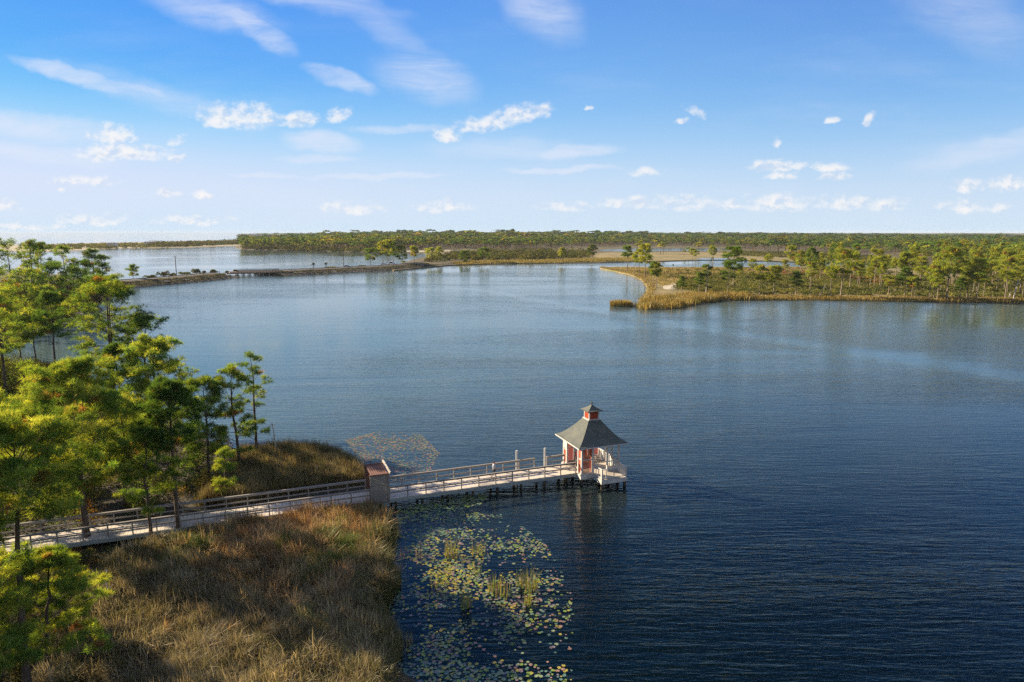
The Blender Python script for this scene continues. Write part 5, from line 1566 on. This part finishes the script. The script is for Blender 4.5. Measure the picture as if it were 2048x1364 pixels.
def utility_pole(label, px, py, top, z, arm=True):
    p = on_bank(px, 24.5, z) if py > 515 else gp(px, py, z)
    H = zat(top, p[1]) - z
    t = thing('utility_pole', label, 'utility pole', tuple(p), R(20), 'utility poles along the road')
    MB().tube([(0, 0, -.3), (0, 0, H)], [.22, .16], 8).build('pole', M['bark'], t)
    if arm:
        MB().box(-1.1, 1.1, -.07, .07, H - .9, H - .72).build('crossarm', M['bark'], t)
        for x in (-.95, 0, .95):
            MB().tube([(x, 0, H - .719), (x, 0, H - .5)], [.06, .04], 6).build('insulator', M['metal'], t)
utility_pole('tall grey utility pole among the causeway bushes', 353, 549, 511, 1.9)
utility_pole('tall grey utility pole beside the parked blue car', 687, 536, 500, 1.9)
utility_pole('distant utility pole above the middle shore bushes', 1018, 505, 482, .6, False)
utility_pole('distant utility pole beside the far road bend', 1043, 503, 482, .6, False)

def car(name, label, cat, px, py, rz, paint, z=RZ, van=False):
    p = on_bank(px, 20, z)
    t = thing(name, label, cat, tuple(p), rz)
    h1, h2 = (1.0, 1.95) if van else (.88, 1.5)
    bm = bmesh.new()
    prof = [(-2.2, .38), (2.2, .38), (2.25, .7), (2.05, h1 - .08), (1.15, h1), (.45, h2), (-1.4, h2), (-2.05, h1), (-2.25, .75)] if not van else [(-2.4, .4), (2.4, .4), (2.45, .8), (2.2, 1.05), (1.6, 1.15), (1.0, h2), (-2.3, h2), (-2.42, .9)]
    L0 = [bm.verts.new((x, -.86 if zz < 1.0 else -.72, zz)) for x, zz in prof]; L1 = [bm.verts.new((x, .86 if zz < 1.0 else .72, zz)) for x, zz in prof]
    bm.faces.new(L0); bm.faces.new(L1[::-1])
    for i in range(len(prof)):
        j = (i + 1) % len(prof); bm.faces.new((L0[j], L0[i], L1[i], L1[j]))
    bmesh.ops.recalc_face_normals(bm, faces=bm.faces)
    bmesh.ops.bevel(bm, geom=list(bm.edges), offset=.06, segments=2, affect='EDGES', clamp_overlap=True)
    me = bpy.data.meshes.new('body'); bm.to_mesh(me); bm.free(); obj('body', me, paint, t)
    for s in (-1, 1):
        y = s * .80
        a, b_ = (min(y, y + s * .02), max(y, y + s * .02))
        MB().box(-1.3, -.35, a, b_, h1 + .06, h2 - .12).build('side_window', M['glass'], t)
        MB().box(-.27, .6 if van else .45, a, b_, h1 + .06, h2 - .16).build('side_window', M['glass'], t)
        for x in (-1.4, 1.4):
            w = MB().tube([(x, s * .70, .33), (x, s * .89, .33)], .33, 14).build('wheel', M['tyre'], t)
            MB().tube([(x, s * .88, .33), (x, s * .905, .33)], .19, 10).build('rim', M['metal'], w)
    MB().box(2.2, 2.26, -.7, -.45, .62, .76).build('headlight', M['metal'], t); MB().box(2.2, 2.26, .45, .7, .62, .76).build('headlight', M['metal'], t)
    d = Vector((.7, 0, -(h2 - h1))).normalized()
    MB().beam((1.12 if not van else 1.58, 0, h1 + .08), (.56 if not van else 1.08, 0, h2 - .06), 1.25, .06).build('windscreen', M['glass'], t)
car('parked_car', 'pale blue car parked by the utility pole on the causeway', 'car', 694, 531, R(8), M['carpaint'])
car('parked_van', 'white van parked under the causeway end grove', 'van', 783, 529.5, R(8), M['vanpaint'], van=True)
car('parked_car', 'white car parked just left of the white van', 'car', 768, 530, R(8), M['vanpaint'])

# ------------------------------------------------------------------ far houses
def house(label, px, base, top, Y, w, d, roofmat, seed, group='white beach houses on the far skyline', levels=3):
    x = (px - 1024) / FPX * Y * 1.01
    z0, z1 = zat(base, Y), zat(top, Y)
    t = thing('beach_house', label, 'house', (x, Y, z0), R(8), group)
    hb = (z1 - z0) * .74
    MB().box(-w / 2, w / 2, -d / 2, d / 2, -z0 - .5 if z0 > 1 else -2, hb).build('wall', M['house'], t)
    m = MB(); e = .6
    m.hull8([(-w / 2 - e, -d / 2 - e, hb + .01), (w / 2 + e, -d / 2 - e, hb + .01), (w / 2 + e, d / 2 + e, hb + .01), (-w / 2 - e, d / 2 + e, hb + .01),
             (-w / 4, -.3, z1 - z0), (w / 4, -.3, z1 - z0), (w / 4, .3, z1 - z0), (-w / 4, .3, z1 - z0)])
    m.build('roof', M[roofmat], t)
    n = max(2, int(w / 4))
    for l in range(levels):
        zz = hb * (l + .35) / levels
        for i in range(n):
            xx = -w / 2 + w * (i + .5) / n
            MB().box(xx - .8, xx + .8, -d / 2 - .05, -d / 2 - .012, zz, zz + hb / levels * .5).build('window', M['glass'], t)
    MB().box(-w / 2 - .1, w / 2 + .1, -d / 2 - 1.4, -d / 2 - .06, hb * .62, hb * .66).build('balcony', M['house'], t)
house('leftmost white beach house with low grey roof above the trees', 505, 476, 468.5, 1900, 15, 10, 'roofgrey', 1)
house('tallest white beach house with pale roof above the trees', 519, 476, 466.5, 1900, 16, 11, 'house', 2)
house('white beach house half sunk behind the tree tops', 532, 476, 469, 1950, 14, 10, 'roofgrey', 3)
house('wide white beach house right of the half hidden one', 551, 475, 468, 2000, 22, 11, 'roofgrey', 4)
house('small white beach house at the right end of the row', 567, 475, 469, 2000, 14, 10, 'house', 5)
house('grey-roofed dune house on the far sand spit', 240, 489.5, 484.5, 1150, 13, 9, 'roofgrey', 6, 'houses on the far sand spit', 2)
house('low pale dune house farther right on the sand spit', 316, 487, 482.5, 1250, 20, 9, 'roofgrey', 7, 'houses on the far sand spit', 1)
undergrowth('dune_scrub', 'low dark scrub over the far sand spit', G((60, 492), (300, 486.5), (440, 483), (495, 484), (497, 489), (380, 494), (160, 500), (60, 500)), 700, 5.5, 2.6, 24, 1.3, SCRUB, .6, 36)
undergrowth('dune_scrub', 'tree line on the right part of the far sand spit', G((300, 491), (380, 489), (480, 486), (490, 489), (400, 494), (300, 496)), 150, 7, 6, 40, 1.5, UNDER * 1.6, .6, 37)
for ln, sd_ in ((lineA, 46), (lineB, 47)):
    d = unit(np.gradient(ln, axis=0)); nr = np.stack([-d[:, 1], d[:, 0]], 1)
    strip = lambda a, b_: np.concatenate([ln + nr * a, (ln + nr * b_)[::-1]])
    farm('bank_grass', 'rough brown grass along the top of the causeway bank %s the bridge' % ('left of' if sd_ == 46 else 'right of'), strip(7.6, 12.2), 620, 14, .8, .14, np.concatenate([STRAW * .6, FRESH * .6]), 1.5, sd_, .5)
    undergrowth('rubble', 'dark rubble stones on the causeway bank %s the bridge' % ('left of' if sd_ == 46 else 'right of'), strip(.1, 8), 700, .7, .5, 12, .26, np.array([[.05, .048, .04], [.09, .085, .07], [.14, .13, .11], [.05, .06, .03]]), .7, sd_ + 10)
# ------------------------------------------------------------------ sea air
def make_haze():
    m = bpy.data.materials.new('sea_air'); m.use_nodes = True
    m.cycles.homogeneous_volume = True; m.cycles.volume_sampling = 'DISTANCE'
    b = NT(m.node_tree)
    v = b.n('ShaderNodeVolumePrincipled')
    v.inputs['Color'].default_value = (0.86, 0.93, 1.0, 1)
    v.inputs['Density'].default_value = HAZE
    v.inputs['Anisotropy'].default_value = 0.0
    o = b.n('ShaderNodeOutputMaterial'); b.put(o.inputs[1], v.outputs[0])
    h = MB().box(-7000, 7000, -300, 7500, -2, 34).build('haze', m)
    h['kind'] = 'stuff'; h['label'] = 'thin sea haze over the lake and far forest'
HAZE = 0.00005
if HAZE: make_haze()
undergrowth('scrub', 'green brush along the far lagoon shore below the forest', G((480, 498), (620, 503), (740, 505), (800, 503), (800, 500), (620, 500), (480, 495)), 300, 4.5, 4.0, 60, .9, SCRUB, .5, 38)
#MORE3
